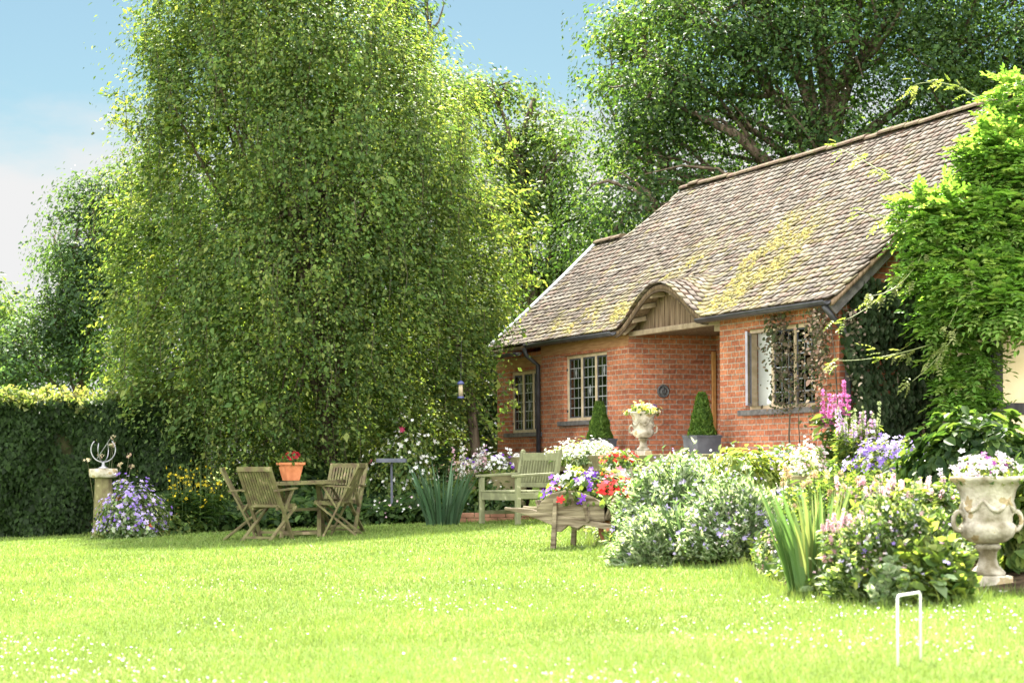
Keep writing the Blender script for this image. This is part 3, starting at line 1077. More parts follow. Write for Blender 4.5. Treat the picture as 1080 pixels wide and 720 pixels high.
# gutters
def gutter(a0, a1, w, z, r=.06):
    m = MB()
    prof = [(w + r * math.cos(t), z + r * math.sin(t)) for t in np.linspace(math.pi, 2 * math.pi, 9)]
    pr2 = [(w + (r - .012) * math.cos(t), z + (r - .012) * math.sin(t)) for t in np.linspace(2 * math.pi, math.pi, 9)]
    m.prism(prof + pr2, a0, a1, 'x')
    return m


gutter(-.14, A_R + .16, EW - .06, EAVE - .02).build('gutter', BLACKP, cot, True)
gutter(A_L - .02, BC - BHW + .02, EW - .06, EAVE - .02).build('gutter', BLACKP, cot, True)
gutter(A0, A_L - .04, EW - .19, EAVE - .15).build('gutter', BLACKP, cot, True)
m = MB()
m.tube([(A_L - .03, EW - .1, EAVE - .08), (A_L - .03, EW - .06, EAVE - .2), (A_L - .02, -.06, EAVE - .36), (A_L - .02, -.06, -.3)], .038, 10)
m.build('downpipe', BLACKP, cot, True)
m = MB()
m.tube([(A_R + .07, EW - .05, EAVE - .08), (A_R + .07, -.1, EAVE - .25), (A_R + .07, .08, EAVE - .42), (A_R + .07, .08, -.3)], .038, 10)
m.build('downpipe', BLACKP, cot, True)
# timber plate under the eaves
m = MB()
m.box(A_L, A_CORN, -.012, .0, 1.70, 1.86)
m.box(A_END, A_L - .01, .018, .03, 1.56, 1.72)
m.build('lintel', noise_mat('brown_lintel', (.26, .13, .06), (.40, .22, .11), 9, .8, .3, 50, .2, stretch=(.4, 2, 4)), cot)
# porch: beam, gablet boards, soffit, rafter tails, edge board
m = MB()
m.box(A_CORN + .02, .02, -.012, .07, 1.825, 1.90)
m.build('porch_beam', BEAMM, cot, bevel=.008)
m = MB()
aa = np.linspace(BC - BHW + .05, BC + BHW - .05, 40)
bt = [(float(x), max(1.901, float(roofz(x, .12)) - .08)) for x in aa]
m.prism([(float(aa[0]), 1.90)] + bt + [(float(aa[-1]), 1.90)], .06, .10, 'y')
for x in np.linspace(BC - BHW + .12, BC + BHW - .12, 17):
    m.box(x - .004, x + .004, .052, .062, 1.901, max(1.91, float(roofz(x, .12)) - .09))
m.build('gablet_board', BOARD, cot)
m = MB()
m.box(A_CORN, 0, .1, 1.45, 1.86, 1.90)
m.build('soffit', BOARD, cot)
for x in np.linspace(BC - BHW + .18, BC + BHW - .18, 9):
    if abs(x - BC) < .1: continue
    m = MB()
    z0, z1 = float(roofz(x, -.17)) - .115, float(roofz(x, .06)) - .115
    m.bar((x, -.17, z0), (x, .05, z1), .085, .07)
    m.build('rafter_tail', BEAMM, cot, bevel=.006)
m = MB()
ed = [(float(x), EW + .015, float(roofz(x, EW + .015)) - .10) for x in np.linspace(BC - BHW - .05, BC + BHW + .05, 44)]
for p, q in zip(ed[:-1], ed[1:]):
    m.bar(p, q, .025, .04, (0, 0, 1))
m.build('verge_board', noise_mat('dark_brown_board', (.05, .032, .02), (.10, .07, .045), 8, .8, .3, 50, .2), cot)
m = MB()
m.box(-.36, .0, .10, .17, 1.75, 1.83)
m.build('bracket', BEAMM, cot)
# door at the back of the porch
m = MB()
m.box(-1.15, -1.06, 1.42, 1.66, -.3, 1.8); m.box(-.21, -.12, 1.42, 1.66, -.3, 1.8); m.box(-1.06, -.21, 1.42, 1.66, 1.71, 1.8)
door = m.build('door', DOORW, cot, bevel=.006)
m = MB()
for i in range(6):
    m.box(-1.055 + i * .14, -.925 + i * .14, 1.52, 1.57, -.3, 1.705)
m.build('door_leaf', DOORW, door, bevel=.004)
m = MB(); m.tube([(-.3, 1.5, .75), (-.3, 1.46, .75), (-.36, 1.44, .75)], .012, 8); m.build('handle', BLACKP, door)
# the orange post where the porch meets the near wall
m = MB()
m.box(-.04, -.002, 1.36, 1.42, -.3, 1.86)
m.build('door_post', DOORW, cot, bevel=.004)
m = MB()
m.box(A_CORN + .002, A_CORN + .045, 1.37, 1.43, -.3, 1.62)
m.build('door_post', DOORW, cot, bevel=.004)
# wall plaque: a round cast roundel with raised rings and leaves
m = MB()
prof = [(.16, 0), (.16, .02), (.145, .034), (.13, .034), (.125, .02), (.075, .02), (.07, .036), (.05, .04), (.03, .028), (.001, .044)]
m.lathe(prof, 28, (0, 0, 0), lambda i, t, z: 1 + (.05 * math.cos(8 * t) if i in (5, 6, 7) else 0))
pl = m.build('plaque', noise_mat('dark_bronze', (.04, .042, .045), (.11, .11, .11), 30, .6, .5, 80, .4), cot, True)
pl.location = (A_CORN, .56, 1.02)
pl.rotation_euler = (0, R_(90), 0)
pl.scale = (.62, .62, .8)


# windows
def window(x0, x1, z0, z1, y, lights=3, open_first=False):
    fr = .05
    m = MB()
    m.box(x0, x1, y, y + .09, z0, z0 + fr); m.box(x0, x1, y, y + .09, z1 - fr, z1)
    st = (x1 - x0 - fr) / lights
    for i in range(lights + 1):
        m.box(x0 + i * st, x0 + i * st + fr, y, y + .09, z0 + fr, z1 - fr)
    f = m.build('window', FRAMEW, cot, bevel=.005)
    m = MB()
    m.box(x0 - .10, x1 + .10, y - .14, y + .02, z0 - .075, z0 - .003)
    m.build('sill', OAKGREY, f, bevel=.008)
    for i in range(lights):
        a, b = x0 + i * st + fr, x0 + (i + 1) * st
        m = MB()
        if i == 0 and open_first:
            # casement swung out, hinged on the left jamb
            cs = thing_m = MB()
            ang = R_(-34)
            Mx = Matrix.Translation((a - .015, y - .005, 0)) @ Matrix.Rotation(ang, 4, 'Z')
            wd = b - a
            for q in ((0, .035, z0 + fr, z1 - fr), (wd - .035, wd, z0 + fr, z1 - fr), (.035, wd - .035, z0 + fr, z0 + fr + .035), (.035, wd - .035, z1 - fr - .035, z1 - fr)):
                cs.box(q[0], q[1], -.015, .015, q[2], q[3], Mx)
            cs.build('casement', noise_mat('mauve_grey_paint', (.22, .21, .24), (.30, .29, .33), 8, .6, .1), f)
            g = MB(); g.box(.035, wd - .035, -.003, .003, z0 + fr + .035, z1 - fr - .035, Mx); g.build('pane', GLASS, f)
        else:
            # leaded casement
            c = MB()
            for q in ((a, a + .022, z0 + fr, z1 - fr), (b - .022, b, z0 + fr, z1 - fr), (a + .022, b - .022, z0 + fr, z0 + fr + .022), (a + .022, b - .022, z1 - fr - .022, z1 - fr)):
                c.box(q[0], q[1], y + .02, y + .05, q[2], q[3])
            c.build('casement', GREYW, f)
            ld = MB()
            rows = 6
            for r in range(1, rows):
                zz = z0 + fr + (z1 - z0 - 2 * fr) * r / rows
                ld.box(a + .022, b - .022, y + .025, y + .036, zz - .008, zz + .008)
            for cc in range(1, 3):
                xx = a + (b - a) * cc / 3
                ld.box(xx - .005, xx + .005, y + .0275, y + .0335, z0 + fr + .022, z1 - fr - .022)
            dx, dz = (a + b) / 2, z1 - fr - (z1 - z0) * (.22 if i != 1 else .5)
            ld.prism([(dx - .035, dz), (dx, dz - .09), (dx + .035, dz), (dx, dz + .09)], y + .024, y + .037, 'y')
            ld.build('leading', LEAD, f)
            g = MB(); g.box(a + .022, b - .022, y + .029, y + .032, z0 + fr + .022, z1 - fr - .022)
            g.build('pane', GLASS, f)
    # catches on the left jamb
    for zz in (z0 + .16, z1 - .22):
        h = MB(); h.box(x0 - .02, x0 + .045, y - .012, y - .002, zz - .02, zz + .02); h.build('hinge', BLACKP, f)
    return f


def curtain(f, a0, a1, y, z0, z1, mat=CURT, folds=9):
    xs = np.linspace(a0, a1, folds * 6)
    ys = y + .028 * np.sin(np.linspace(0, folds * 2 * math.pi, len(xs)))
    v = [(x, q, z0) for x, q in zip(xs, ys)] + [(x, q, z1) for x, q in zip(xs, ys)]
    n = len(xs)
    m = MB(); m.add(v, [(i, i + 1, n + i + 1, n + i) for i in range(n - 1)])
    o = m.build('curtain', mat, f, True)
    md = o.modifiers.new('thick', 'SOLIDIFY'); md.thickness = .004


f1_ = window(*RW[:2], *RW[2:], .06, 3, True)
m = MB(); m.box(RW[0] + .06, RW[0] + .60, .155, .165, RW[2] + .02, RW[3] - .02); m.build('blind', noise_mat('blind_cloth', (.66, .66, .64), (.72, .72, .70), 5, .9, 0), f1_)
curtain(f1_, RW[0] + .66, RW[0] + .9, .36, .4, 1.7, folds=4)
m = MB(); m.lathe([(.03, 0), (.045, .03), (.04, .08), (.018, .12), (.022, .15)], 14, (RW[0] + .46, .11, RW[2] + .052)); m.build('vase', WHITEP, f1_, True)
f2_ = window(*LW_[:2], *LW_[2:], .06, 3)
curtain(f2_, LW_[0] + .40, LW_[0] + 1.05, .22, .5, 1.68, folds=9)
f3_ = window(*FW[:2], *FW[2:], .09, 3)
curtain(f3_, FW[0] + .25, FW[0] + .85, .30, .2, 1.5, folds=7)

# ================================================================== TIMBER FRAMED WING
wing = thing('timber_framed_house', 'cream rendered house wing with black timber framing at the right edge', 'house', HW(0, 0, 0), math.atan2(UX[1], UX[0]))
WA, WW0, WW1 = 4.3, 1.41, 6.4
m = MB()
m.box(A_R + .28, WA, WW0 + .02, WW1, -.5, 1.80)
m.build('wall', CREAM, wing)
m = MB()
m.box(WA - .10, WA + .035, WW0 - .03, WW0 + .13, -.5, 1.86)
for w0 in (3.0, 4.6):
    m.box(WA - .1, WA + .03, w0, w0 + .14, -.5, 1.72)
for w0, w1 in ((WW0 + .13, 3.0), (3.14, 4.6), (4.74, WW1)):
    m.box(WA - .1, WA + .026, w0, w1, .50, .64)
    m.box(WA - .1, WA + .026, w0, w1, -.5, -.36)
m.box(WA - .1, WA + .03, WW0 + .13, WW1, 1.72, 1.86)
m.build('timber_frame', FASCIA, wing, bevel=.008)
m = MB()
m.tube([(WA + .02, WW0 - .08, 1.8), (WA + .02, WW0 - .08, -.4)], .04, 10)
m.build('downpipe', BLACKP, wing, True)
m = MB()
zE = 1.78
m.prism([(WA + .34, zE), (A_R + .42, zE + 1.35), (A_R + .42, zE + 1.27), (WA + .34, zE - .08)], WW0 - .25, WW1, 'y')
wr = m.build('roof', BOARD, wing)
V = []; C = []
for r in range(17):
    t0 = r / 17.0; t1 = min(1, (r + 1.6) / 17.0)
    n = 29
    w = WW0 - .2 + (np.arange(n) + (.5 if r % 2 else 0)) * .172
    for x in w:
        xs0, zs0 = WA + .36 - t0 * 1.28, zE + .02 + t0 * 1.35 + .015 + rng.uniform(0, .01)
        xs1, zs1 = WA + .36 - t1 * 1.28, zE + .005 + t1 * 1.35
        q = [(xs0, x, zs0), (xs0, x + .165, zs0), (xs1, x + .165, zs1), (xs1, x, zs1)]
        V.append(q + [(a, b, c - .015) for a, b, c in q])
V = np.array(V); n = len(V)
o_ = np.arange(n)[:, None] * 8
np_mesh('tiles', V.reshape(-1, 3), np.concatenate([o_ + q for q in ([0, 1, 2, 3], [7, 6, 5, 4], [0, 4, 5, 1], [1, 5, 6, 2], [3, 2, 6, 7], [0, 3, 7, 4])], 0), TILE, wr,
        np.repeat(palette(n, [(.2, .15, .11), (.27, .21, .16), (.15, .12, .1)], .15), 8, 0))


# ================================================================== TREES
G_MID = [(.060, .108, .028), (.077, .125, .034), (.047, .090, .024), (.105, .145, .045)]
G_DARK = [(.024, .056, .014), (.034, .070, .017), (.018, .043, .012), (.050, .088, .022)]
G_YEL = [(.15, .205, .050), (.19, .225, .065), (.11, .17, .036)]
G_BLUE = [(.045, .085, .040), (.055, .10, .045), (.04, .072, .034)]


def limb(m, p, q, r0, r1, n=7, seg=5, wob=.12):
    p, q = np.array(p, float), np.array(q, float)
    L = np.linalg.norm(q - p)
    pts, rad = [], []
    off = rng.normal(size=3) * wob * L * .5
    for i in range(seg + 1):
        t = i / seg
        c = p + (q - p) * t + off * math.sin(math.pi * t) + rng.normal(size=3) * wob * L * .06 * (0 < i < seg)
        c[2] += .10 * L * math.sin(math.pi * t)
        pts.append(c); rad.append(r0 + (r1 - r0) * t)
    m.tube(pts, rad, n)
    return pts


def blob_tree(name, label, Y, blobs, base, n_sub, n_leaf, size, cols, sig=.3, shell=.55, group='trees behind the cottage', asp=.6, trunk_r=.25, depth=.8, hang=.8, weights=None, jitY=.5, cat='tree', air=1.0):
    """crown from ellipsoid lobes given at pixel (x, y, rx, ry) of depth Y."""
    k = Y / F
    bx = PX(*base, Y); bx[2] = gz(bx[0], bx[1]) - .1
    t = thing(name, label, cat, bx, 0, group)
    cs = np.array([PX(b[0], b[1], b[4] if len(b) > 4 else Y) for b in blobs])
    rs = np.array([[b[2] * k, b[2] * k * depth, b[3] * k] for b in blobs])
    cs[:, 1] += rng.normal(size=len(cs)) * jitY
    wt = rs[:, 0] * rs[:, 2]; wt = wt / wt.sum()
    bi = rng.choice(len(blobs), n_sub, p=wt)
    d = rv(n_sub)
    rad = rng.uniform(shell, 1.04, n_sub)[:, None]
    sub = cs[bi] + d * rs[bi] * rad
    ssz = np.minimum(np.exp(rng.normal(size=n_sub) * .3), 1.4)
    pick = rng.choice(n_sub, n_leaf, p=(ssz ** 2) / (ssz ** 2).sum())
    off = np.clip(rng.normal(size=(n_leaf, 3)), -1.7, 1.7) * np.array([1.25, 1.1, hang * .7]) * sig * ssz[pick][:, None] * air
    C = sub[pick] + off
    N = norm(d[pick] * .3 + norm(off) * .7 + np.array([0, 0, .6]) + .55 * rv(n_leaf))
    tint = np.exp(rng.normal(size=(n_sub, 1)) * .26)[pick]
    col = palette(n_leaf, cols, .16) * tint
    leaves('crown', C - bx, N, size, size * asp, np.clip(col, .004, .6), LEAF, t, None, .2)
    m = MB()
    top = cs.mean(0); top[2] = cs[:, 2].max() - .3 * rs[:, 2].max()
    lo = np.zeros(3)
    tp = top - bx
    main = []
    for i in range(9):
        s = i / 8
        main.append(lo * (1 - s) + tp * s + np.array([rng.normal() * .12, rng.normal() * .12, 0]) * (i > 0))
    m.tube(main, [trunk_r * (1.25 if i == 0 else 1) * (1 - .8 * i / 8) for i in range(9)], 9)
    for c, r in zip(cs, rs):
        h = np.clip((c[2] - bx[2]) / max(tp[2], .1) * .75, .12, .95)
        j = int(h * 8)
        pts = limb(m, main[j], c - bx, trunk_r * (1 - .75 * h) * .55, .02 + .02 * trunk_r, 6, 6, .18)
        for _ in range(5):
            d1 = rv(1)[0]
            limb(m, pts[rng.integers(2, 6)], c - bx + d1 * r * .85, trunk_r * .13, .008, 5, 4, .2)
    for q in rng.choice(n_sub, min(n_sub, 170), replace=False):
        c = cs[bi[q]] - bx
        limb(m, c * .6 + (sub[q] - bx) * .4 + rng.normal(size=3) * .1, sub[q] - bx, trunk_r * .07 + .006, .006, 4, 3, .25)
    m.build('trunk', BARK, t, True)
    return t


def hull_tree(name, label, Y, prof, base, n_sub, n_leaf, size, cols, depth=.85, maxd=3.2, sig=(.15, .26), asp=.55, group=None):
    """dense shrub-like tree whose silhouette follows prof = [(y, left, right)] at depth Y."""
    pr = np.array(prof, float)
    k = Y / F
    bx = PX(*base, Y); bx[2] = gz(bx[0], bx[1])
    t = thing(name, label, 'tree', bx, 0, group)
    wrow = np.interp(np.linspace(pr[0, 0], pr[-1, 0], 300), pr[:, 0], pr[:, 2] - pr[:, 1])
    ys = rng.choice(np.linspace(pr[0, 0], pr[-1, 0], 300), n_sub, p=wrow / wrow.sum())
    Lx = np.interp(ys, pr[:, 0], pr[:, 1]); Rx = np.interp(ys, pr[:, 0], pr[:, 2])
    hw = (Rx - Lx) / 2 * k
    cxp = (Rx + Lx) / 2
    dp = np.minimum(hw * depth, maxd)
    phi = rng.uniform(0, 2 * math.pi, n_sub)
    lump = 1 + .13 * np.sin(3 * phi + ys * .021 + 1) + .11 * np.sin(6 * phi - ys * .043) + .09 * np.sin(ys * .061 + 2 * phi) + .05 * np.sin(11 * phi + ys * .09)
    rho = np.where(rng.uniform(size=n_sub) < .70, rng.uniform(.84, 1.0, n_sub), rng.uniform(.15, .8, n_sub)) * np.minimum(lump, 1.06) * .97
    c0 = np.array([PX(a, b, Y) for a, b in zip(cxp, ys)])
    gx, gy, gz_ = hw * np.cos(phi), dp * np.sin(phi), c0[:, 2]
    cav = np.sin(2.1 * gx + 1.3) + np.sin(2.4 * gz_ + .5 + np.sin(1.7 * gx)) + np.sin(2.2 * gy + .8 * gz_)
    rho = np.where((cav < -.6) & (rho > .75), rho * .84, rho)      # hollows between the boughs
    sub = c0 + np.stack([hw * rho * np.cos(phi), dp * rho * np.sin(phi), np.zeros(n_sub)], 1)
    d = norm(np.stack([np.cos(phi), np.sin(phi), np.full(n_sub, .35)], 1))
    ssz = np.exp(rng.normal(size=n_sub) * .35)
    pick = rng.choice(n_sub, n_leaf, p=ssz ** 1.6 / (ssz ** 1.6).sum())
    off = np.clip(rng.normal(size=(n_leaf, 3)), -1.8, 1.8) * np.array([sig[0], sig[0], sig[1]]) * ssz[pick][:, None]
    C = sub[pick] + off
    # some of every clump hangs in trailing strings below it
    hangs = rng.uniform(size=n_leaf) < .34
    slen0 = rng.uniform(.2, 1.0, n_sub)
    slen = slen0[pick]
    th_ = rng.uniform(0, 1, n_leaf) * slen
    C = np.where(hangs[:, None], sub[pick] + rng.normal(size=(n_leaf, 3)) * np.array([.055, .055, .02]) * 1.2 + np.stack([.08 * np.sin(th_ * 4 + pick), 0 * th_, -th_], 1), C)
    C[:, 2] = np.maximum(C[:, 2], bx[2] + .03)
    N = norm(d[pick] * .5 + norm(off) * .75 + np.array([0, 0, .4]) + .55 * rv(n_leaf))
    tint = np.exp(rng.normal(size=(n_sub, 1)) * .26)[pick]
    # scattered leaves are yellower, more of them in some clumps
    col = palette(n_leaf, cols, .18) * tint
    yel = (rng.uniform(size=(n_leaf, 1)) < (.12 + .5 * (rng.uniform(size=n_sub) < .3))[pick][:, None])
    col = np.where(yel, palette(n_leaf, G_YEL, .18), col)
    leaves('crown', C - bx, N, size, size * asp, np.clip(col, .004, .6), LEAF, t, np.array([0, 0, -.5]) + .8 * d[pick], .2, False, .35)
    k_ = rng.uniform(size=n_sub) < .8
    st_ = sub[k_] - bx
    stems('twigs', st_ + np.array([0, 0, .15]), st_ - np.stack([0 * st_[:, 0], 0 * st_[:, 0], slen0[k_]], 1), .006, (.10, .085, .05), t, .05)
    m = MB()
    q_ = [PX(503, 540, Y + .3), PX(502, 480, Y + .2), PX(496, 420, Y), PX(474, 340, Y), PX(440, 250, Y)]
    m.tube([p - bx for p in q_], [.10, .085, .07, .055, .04], 8)
    trunk_top = np.array([0.2, 0, 6.2])
    main = [np.array([0, 0, -.1]) * (1 - i / 8) + trunk_top * (i / 8) + np.array([.25 * math.sin(i * 1.1), .2 * math.cos(i), 0]) * (i > 0) for i in range(9)]
    m.tube(main, [.2 - .02 * i for i in range(9)], 9)
    for i in range(70):
        j = rng.integers(1, 8)
        s = sub[rng.integers(n_sub)] - bx
        limb(m, main[j], s, .05, .008, 5, 6, .15)
    m.build('trunk', BARK, t, True)
    return t, sub


TREE_PROF = [(-60, 190, 360), (-25, 164, 404), (0, 152, 428), (50, 137, 466), (100, 134, 496), (150, 132, 524), (200, 128, 546), (250, 122, 556), (300, 115, 544),
             (350, 109, 520), (400, 112, 506), (430, 122, 500), (450, 138, 484), (468, 154, 405), (490, 166, 340), (515, 175, 305), (540, 185, 285)]
big, bsub = hull_tree('climber_clad_tree', 'huge dense leafy tree hung with trailing sprays, filling the left of the garden', 33.0, TREE_PROF, (330, 548), 1600, 330000, .058, G_MID, sig=(.20, .30))
# sprigs sticking out of the crown
def sprigs(parent, specs, Y, nper, size, cols, mat=LEAF, r=.006, name='spray'):
    b = np.array(parent.location)
    Cc = []
    Ds = []
    for (x0, y0, x1, y1) in specs:
        p, q = PX(x0, y0, Y) - b, PX(x1, y1, Y) - b
        mid = (p + q) / 2 + np.array([0, 0, .1 * np.linalg.norm(q - p)])
        pts = [p * (1 - t) ** 2 + 2 * mid * t * (1 - t) + q * t * t for t in np.linspace(0, 1, 7)]
        P = MB(); P.tube(pts, [r * (1.4 - t) for t in np.linspace(0, 1, 7)], 5); P.build(name, BARK, parent)
        for i in range(nper):
            t = rng.uniform(.1, 1.05)
            c = p * (1 - t) ** 2 + 2 * mid * t * (1 - t) + q * t * t
            Cc.append(c + rng.normal(size=3) * .05); Ds.append(norm(q - p) + rv(1)[0])
    Cc = np.array(Cc)
    leaves(name + '_leaves', Cc, rv(len(Cc)) + [0, 0, .7], size, size * .55, palette(len(Cc), cols, .2), mat, parent, np.array(Ds), .2)


sprigs(big, [(150, 120, 108, 96), (150, 130, 112, 128), (145, 150, 120, 118), (160, 60, 132, 30), (165, 40, 136, 8), (480, 120, 512, 95), (520, 170, 548, 150), (540, 215, 572, 196),
             (545, 250, 580, 238), (545, 300, 572, 296), (510, 392, 546, 428), (505, 380, 542, 410), (500, 430, 522, 462), (505, 395, 536, 436), (490, 410, 528, 452), (130, 330, 104, 340), (130, 290, 106, 282), (135, 220, 112, 214), (440, 60, 470, 40), (400, 20, 430, -4)], 32.6, 42, .085, G_YEL + G_MID[:2])

OAK = [(1050, 30, 130, 110), (930, 45, 120, 90), (835, 60, 100, 85), (755, 105, 85, 75), (705, 180, 75, 58), (655, 232, 55, 52), (785, 205, 90, 58), (885, 150, 105, 70),
       (985, 140, 105, 66), (692, 95, 62, 60), (1075, 130, 90, 60), (735, 30, 85, 70), (668, 165, 40, 36), (900, -60, 130, 70), (1020, -70, 130, 70), (800, -20, 90, 60), (640, 275, 36, 36), (1150, 60, 110, 140), (830, 205, 70, 36), (905, 178, 60, 36), (965, 160, 60, 34), (1010, 130, 60, 40), (860, 120, 60, 40)]
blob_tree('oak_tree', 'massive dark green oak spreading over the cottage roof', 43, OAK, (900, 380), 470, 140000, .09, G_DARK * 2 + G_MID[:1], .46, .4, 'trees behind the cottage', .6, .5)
blob_tree('oak_tree', 'pale airy tree top against the sky left of the dark oak', 60, [(668, 60, 42, 50), (698, 20, 55, 50), (640, 100, 16, 20), (660, 25, 22, 26), (695, 110, 50, 46), (725, -30, 55, 40), (660, 160, 30, 36)], (700, 400), 130, 7500, .15, G_MID, .30, .3, 'trees behind the cottage', .6, .3)
MIDT = [(512, 102, 46, 26), (566, 134, 38, 30), (480, 86, 26, 22), (598, 168, 22, 28), (540, 165, 66, 44), (592, 205, 52, 44), (572, 265, 48, 44), (622, 290, 36, 40), (520, 225, 50, 44), (640, 235, 36, 40),
        (560, 320, 60, 44), (452, 110, 40, 50), (605, 250, 40, 40), (600, 300, 40, 30), (500, 300, 60, 60)]
blob_tree('ash_tree', 'sunlit mid green tree between the big leafy tree and the cottage roof', 50, MIDT, (560, 400), 280, 42000, .10, G_MID, .32, .4, 'trees behind the cottage', .55, .32)
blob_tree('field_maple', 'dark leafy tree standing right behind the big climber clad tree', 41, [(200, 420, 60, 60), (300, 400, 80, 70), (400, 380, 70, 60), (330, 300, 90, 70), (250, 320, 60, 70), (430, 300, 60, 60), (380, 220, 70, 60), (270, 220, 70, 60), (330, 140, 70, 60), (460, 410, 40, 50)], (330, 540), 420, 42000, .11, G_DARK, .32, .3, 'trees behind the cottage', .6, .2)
blob_tree('ash_tree', 'distant grey green tree top peeping over the big leafy tree', 62, [(425, 15, 34, 30), (400, 5, 30, 34), (445, -15, 26, 26), (410, -35, 40, 30), (425, 60, 40, 40), (430, 120, 50, 50)], (420, 430), 160, 6500, .15, G_BLUE, .36, .4, 'trees behind the cottage', .55, .3)
LEFT = [(100, 200, 22, 18), (74, 226, 24, 16), (116, 250, 26, 30), (66, 272, 26, 16), (104, 315, 42, 40), (64, 345, 38, 36), (24, 362, 26, 22), (88, 380, 66, 36), (24, 396, 44, 28), (150, 290, 36, 80), (134, 205, 20, 34), (54, 246, 10, 8), (44, 318, 20, 14), (90, 270, 24, 24), (100, 228, 24, 20), (80, 300, 30, 22)]
blob_tree('birch_tree', 'feathery blue green tree rising behind the clipped hedge', 44, LEFT, (80, 470), 380, 36000, .090, G_BLUE + G_MID[:1], .24, .35, 'trees beyond the hedge', .5, .12)
blob_tree('birch_tree', 'low pale tree beyond the hedge at the far left edge', 58, [(5, 335, 28, 30), (-25, 330, 40, 40), (18, 372, 40, 34), (-30, 380, 50, 40)], (-10, 470), 120, 5000, .14, G_MID, .32, .4, 'trees beyond the hedge', .5, .2)
# lower shrubs seen through the gaps under the big tree
blob_tree('lilac_shrub', 'sunlit green shrub glimpsed through the gap under the big tree', 37.5, [(350, 462, 60, 40), (420, 450, 50, 46), (300, 470, 40, 36), (455, 470, 40, 40), (395, 420, 50, 40)], (380, 530), 260, 14000, .10, G_YEL + G_MID, .2, .4, 'shrubs under the trees', .6, .06, cat='shrub')
blob_tree('laurel_shrub', 'dark evergreen shrub at the end of the cottage behind the leafy tree', 39, [(470, 440, 34, 50), (465, 390, 34, 50), (440, 400, 40, 60), (500, 440, 40, 46), (505, 390, 34, 44), (515, 350, 30, 34), (500, 480, 40, 30)], (490, 530), 300, 18000, .11, G_DARK, .22, .3, 'shrubs under the trees', .55, .06, cat='shrub')


# hedge ------------------------------------------------------------
def build_hedge():
    Y0, Y1 = 32.0, 33.6
    x0, x1 = -12.5, -4.9
    zb = -.25
    zt = PX(60, 424, Y0)[2]
    t = thing('clipped_hedge', 'tall clipped beech hedge with dark face and sunlit pale top', 'hedge', (x0, Y0, zb))
    b = np.array([x0, Y0, zb])
    m = MB(); m.box(.12, x1 - x0, .24, Y1 - Y0 - .1, 0, zt - zb - .12)  # solid dark filler box inside the leaves, blocks the view through
    m.build('hedge_core', noise_mat('hedge_core_dark', (.012, .014, .006), (.03, .03, .014), 8, 1, 1, 30, 0), t)
    n = 46000
    x = rng.uniform(x0, x1, n); z = rng.uniform(zb, zt, n)
    bulge = .12 * np.sin(x * 2.3 + z * 1.7) + .09 * np.sin(x * 5.1 - z * 3.3) + .06 * np.sin(x * 9 + z * 8)
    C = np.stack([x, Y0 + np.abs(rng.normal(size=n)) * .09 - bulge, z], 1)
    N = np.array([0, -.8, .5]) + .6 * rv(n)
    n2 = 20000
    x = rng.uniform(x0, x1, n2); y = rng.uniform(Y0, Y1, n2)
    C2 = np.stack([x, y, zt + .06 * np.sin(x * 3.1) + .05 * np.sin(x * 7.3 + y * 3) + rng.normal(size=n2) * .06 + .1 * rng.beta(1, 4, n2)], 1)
    N2 = np.array([0, 0, .8]) + .8 * rv(n2)
    Ca, Na = np.concatenate([C, C2]), np.concatenate([N, N2])
    col = np.concatenate([palette(n, [(.020, .042, .010), (.028, .055, .013), (.015, .032, .008)], .25), palette(n2, [(.12, .16, .06), (.15, .17, .08), (.08, .13, .035)], .18)])  # shade on the face and sun on the top put into the leaf colours
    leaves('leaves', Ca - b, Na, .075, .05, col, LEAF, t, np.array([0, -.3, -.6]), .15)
    # shoots standing up from the top
    ns = 420
    P = np.stack([rng.uniform(x0, x1, ns), rng.uniform(Y0, Y1, ns), np.full(ns, zt)], 1)
    Q = P + np.stack([rng.normal(size=ns) * .06, rng.normal(size=ns) * .06, rng.uniform(.08, .26, ns)], 1)
    stems('shoots', P - b, Q - b, .005, (.10, .10, .04), t)
    k = 6
    tt = rng.uniform(.2, 1.05, (ns, k, 1))
    CC = (P[:, None] + (Q - P)[:, None] * tt).reshape(-1, 3) + rng.normal(size=(ns * k, 3)) * .03
    leaves('shoot_leaves', CC - b, np.array([0, 0, .4]) + rv(ns * k), .075, .045, palette(ns * k, [(.16, .18, .06), (.20, .19, .08), (.12, .16, .04)], .2), LEAF, t)


build_hedge()


# ================================================================== PLANTS
up0 = on_lawn(1042, 621)
LUMP = {'p': (0, 0, 0)}


def surf_mound(n, r, h, flat=.55, fill=.35):
    """points over a rounded mound of radii r=(rx, ry) and height h, with outward normals."""
    d = rv(n); d[:, 2] = np.abs(d[:, 2])
    s = np.where(rng.uniform(size=n) < fill, rng.uniform(.3, .9, n), rng.uniform(.86, 1.06, n))
    az_ = np.arctan2(d[:, 1], d[:, 0])
    q1, q2, q3 = LUMP['p']
    lump = 1 + .17 * np.sin(3 * az_ + 3.1 * d[:, 2] + q1) + .13 * np.sin(7 * az_ - 6 * d[:, 2] + q2) + .08 * np.sin(13 * az_ + 11 * d[:, 2] + q3)
    s = s * lump
    return np.stack([d[:, 0] * r[0] * s, d[:, 1] * r[1] * s, d[:, 2] * h * s], 1), norm(d * np.array([1 / r[0], 1 / r[1], 1 / h]) * min(r[0], h)), d


def place(px, Y, py=None):
    """ground point below pixel column px at depth Y."""
    if Y > 100:
        return on_ground(px, Y)
    x = (px - CX) / F * Y
    return np.array([x, Y, gz(x, Y)])


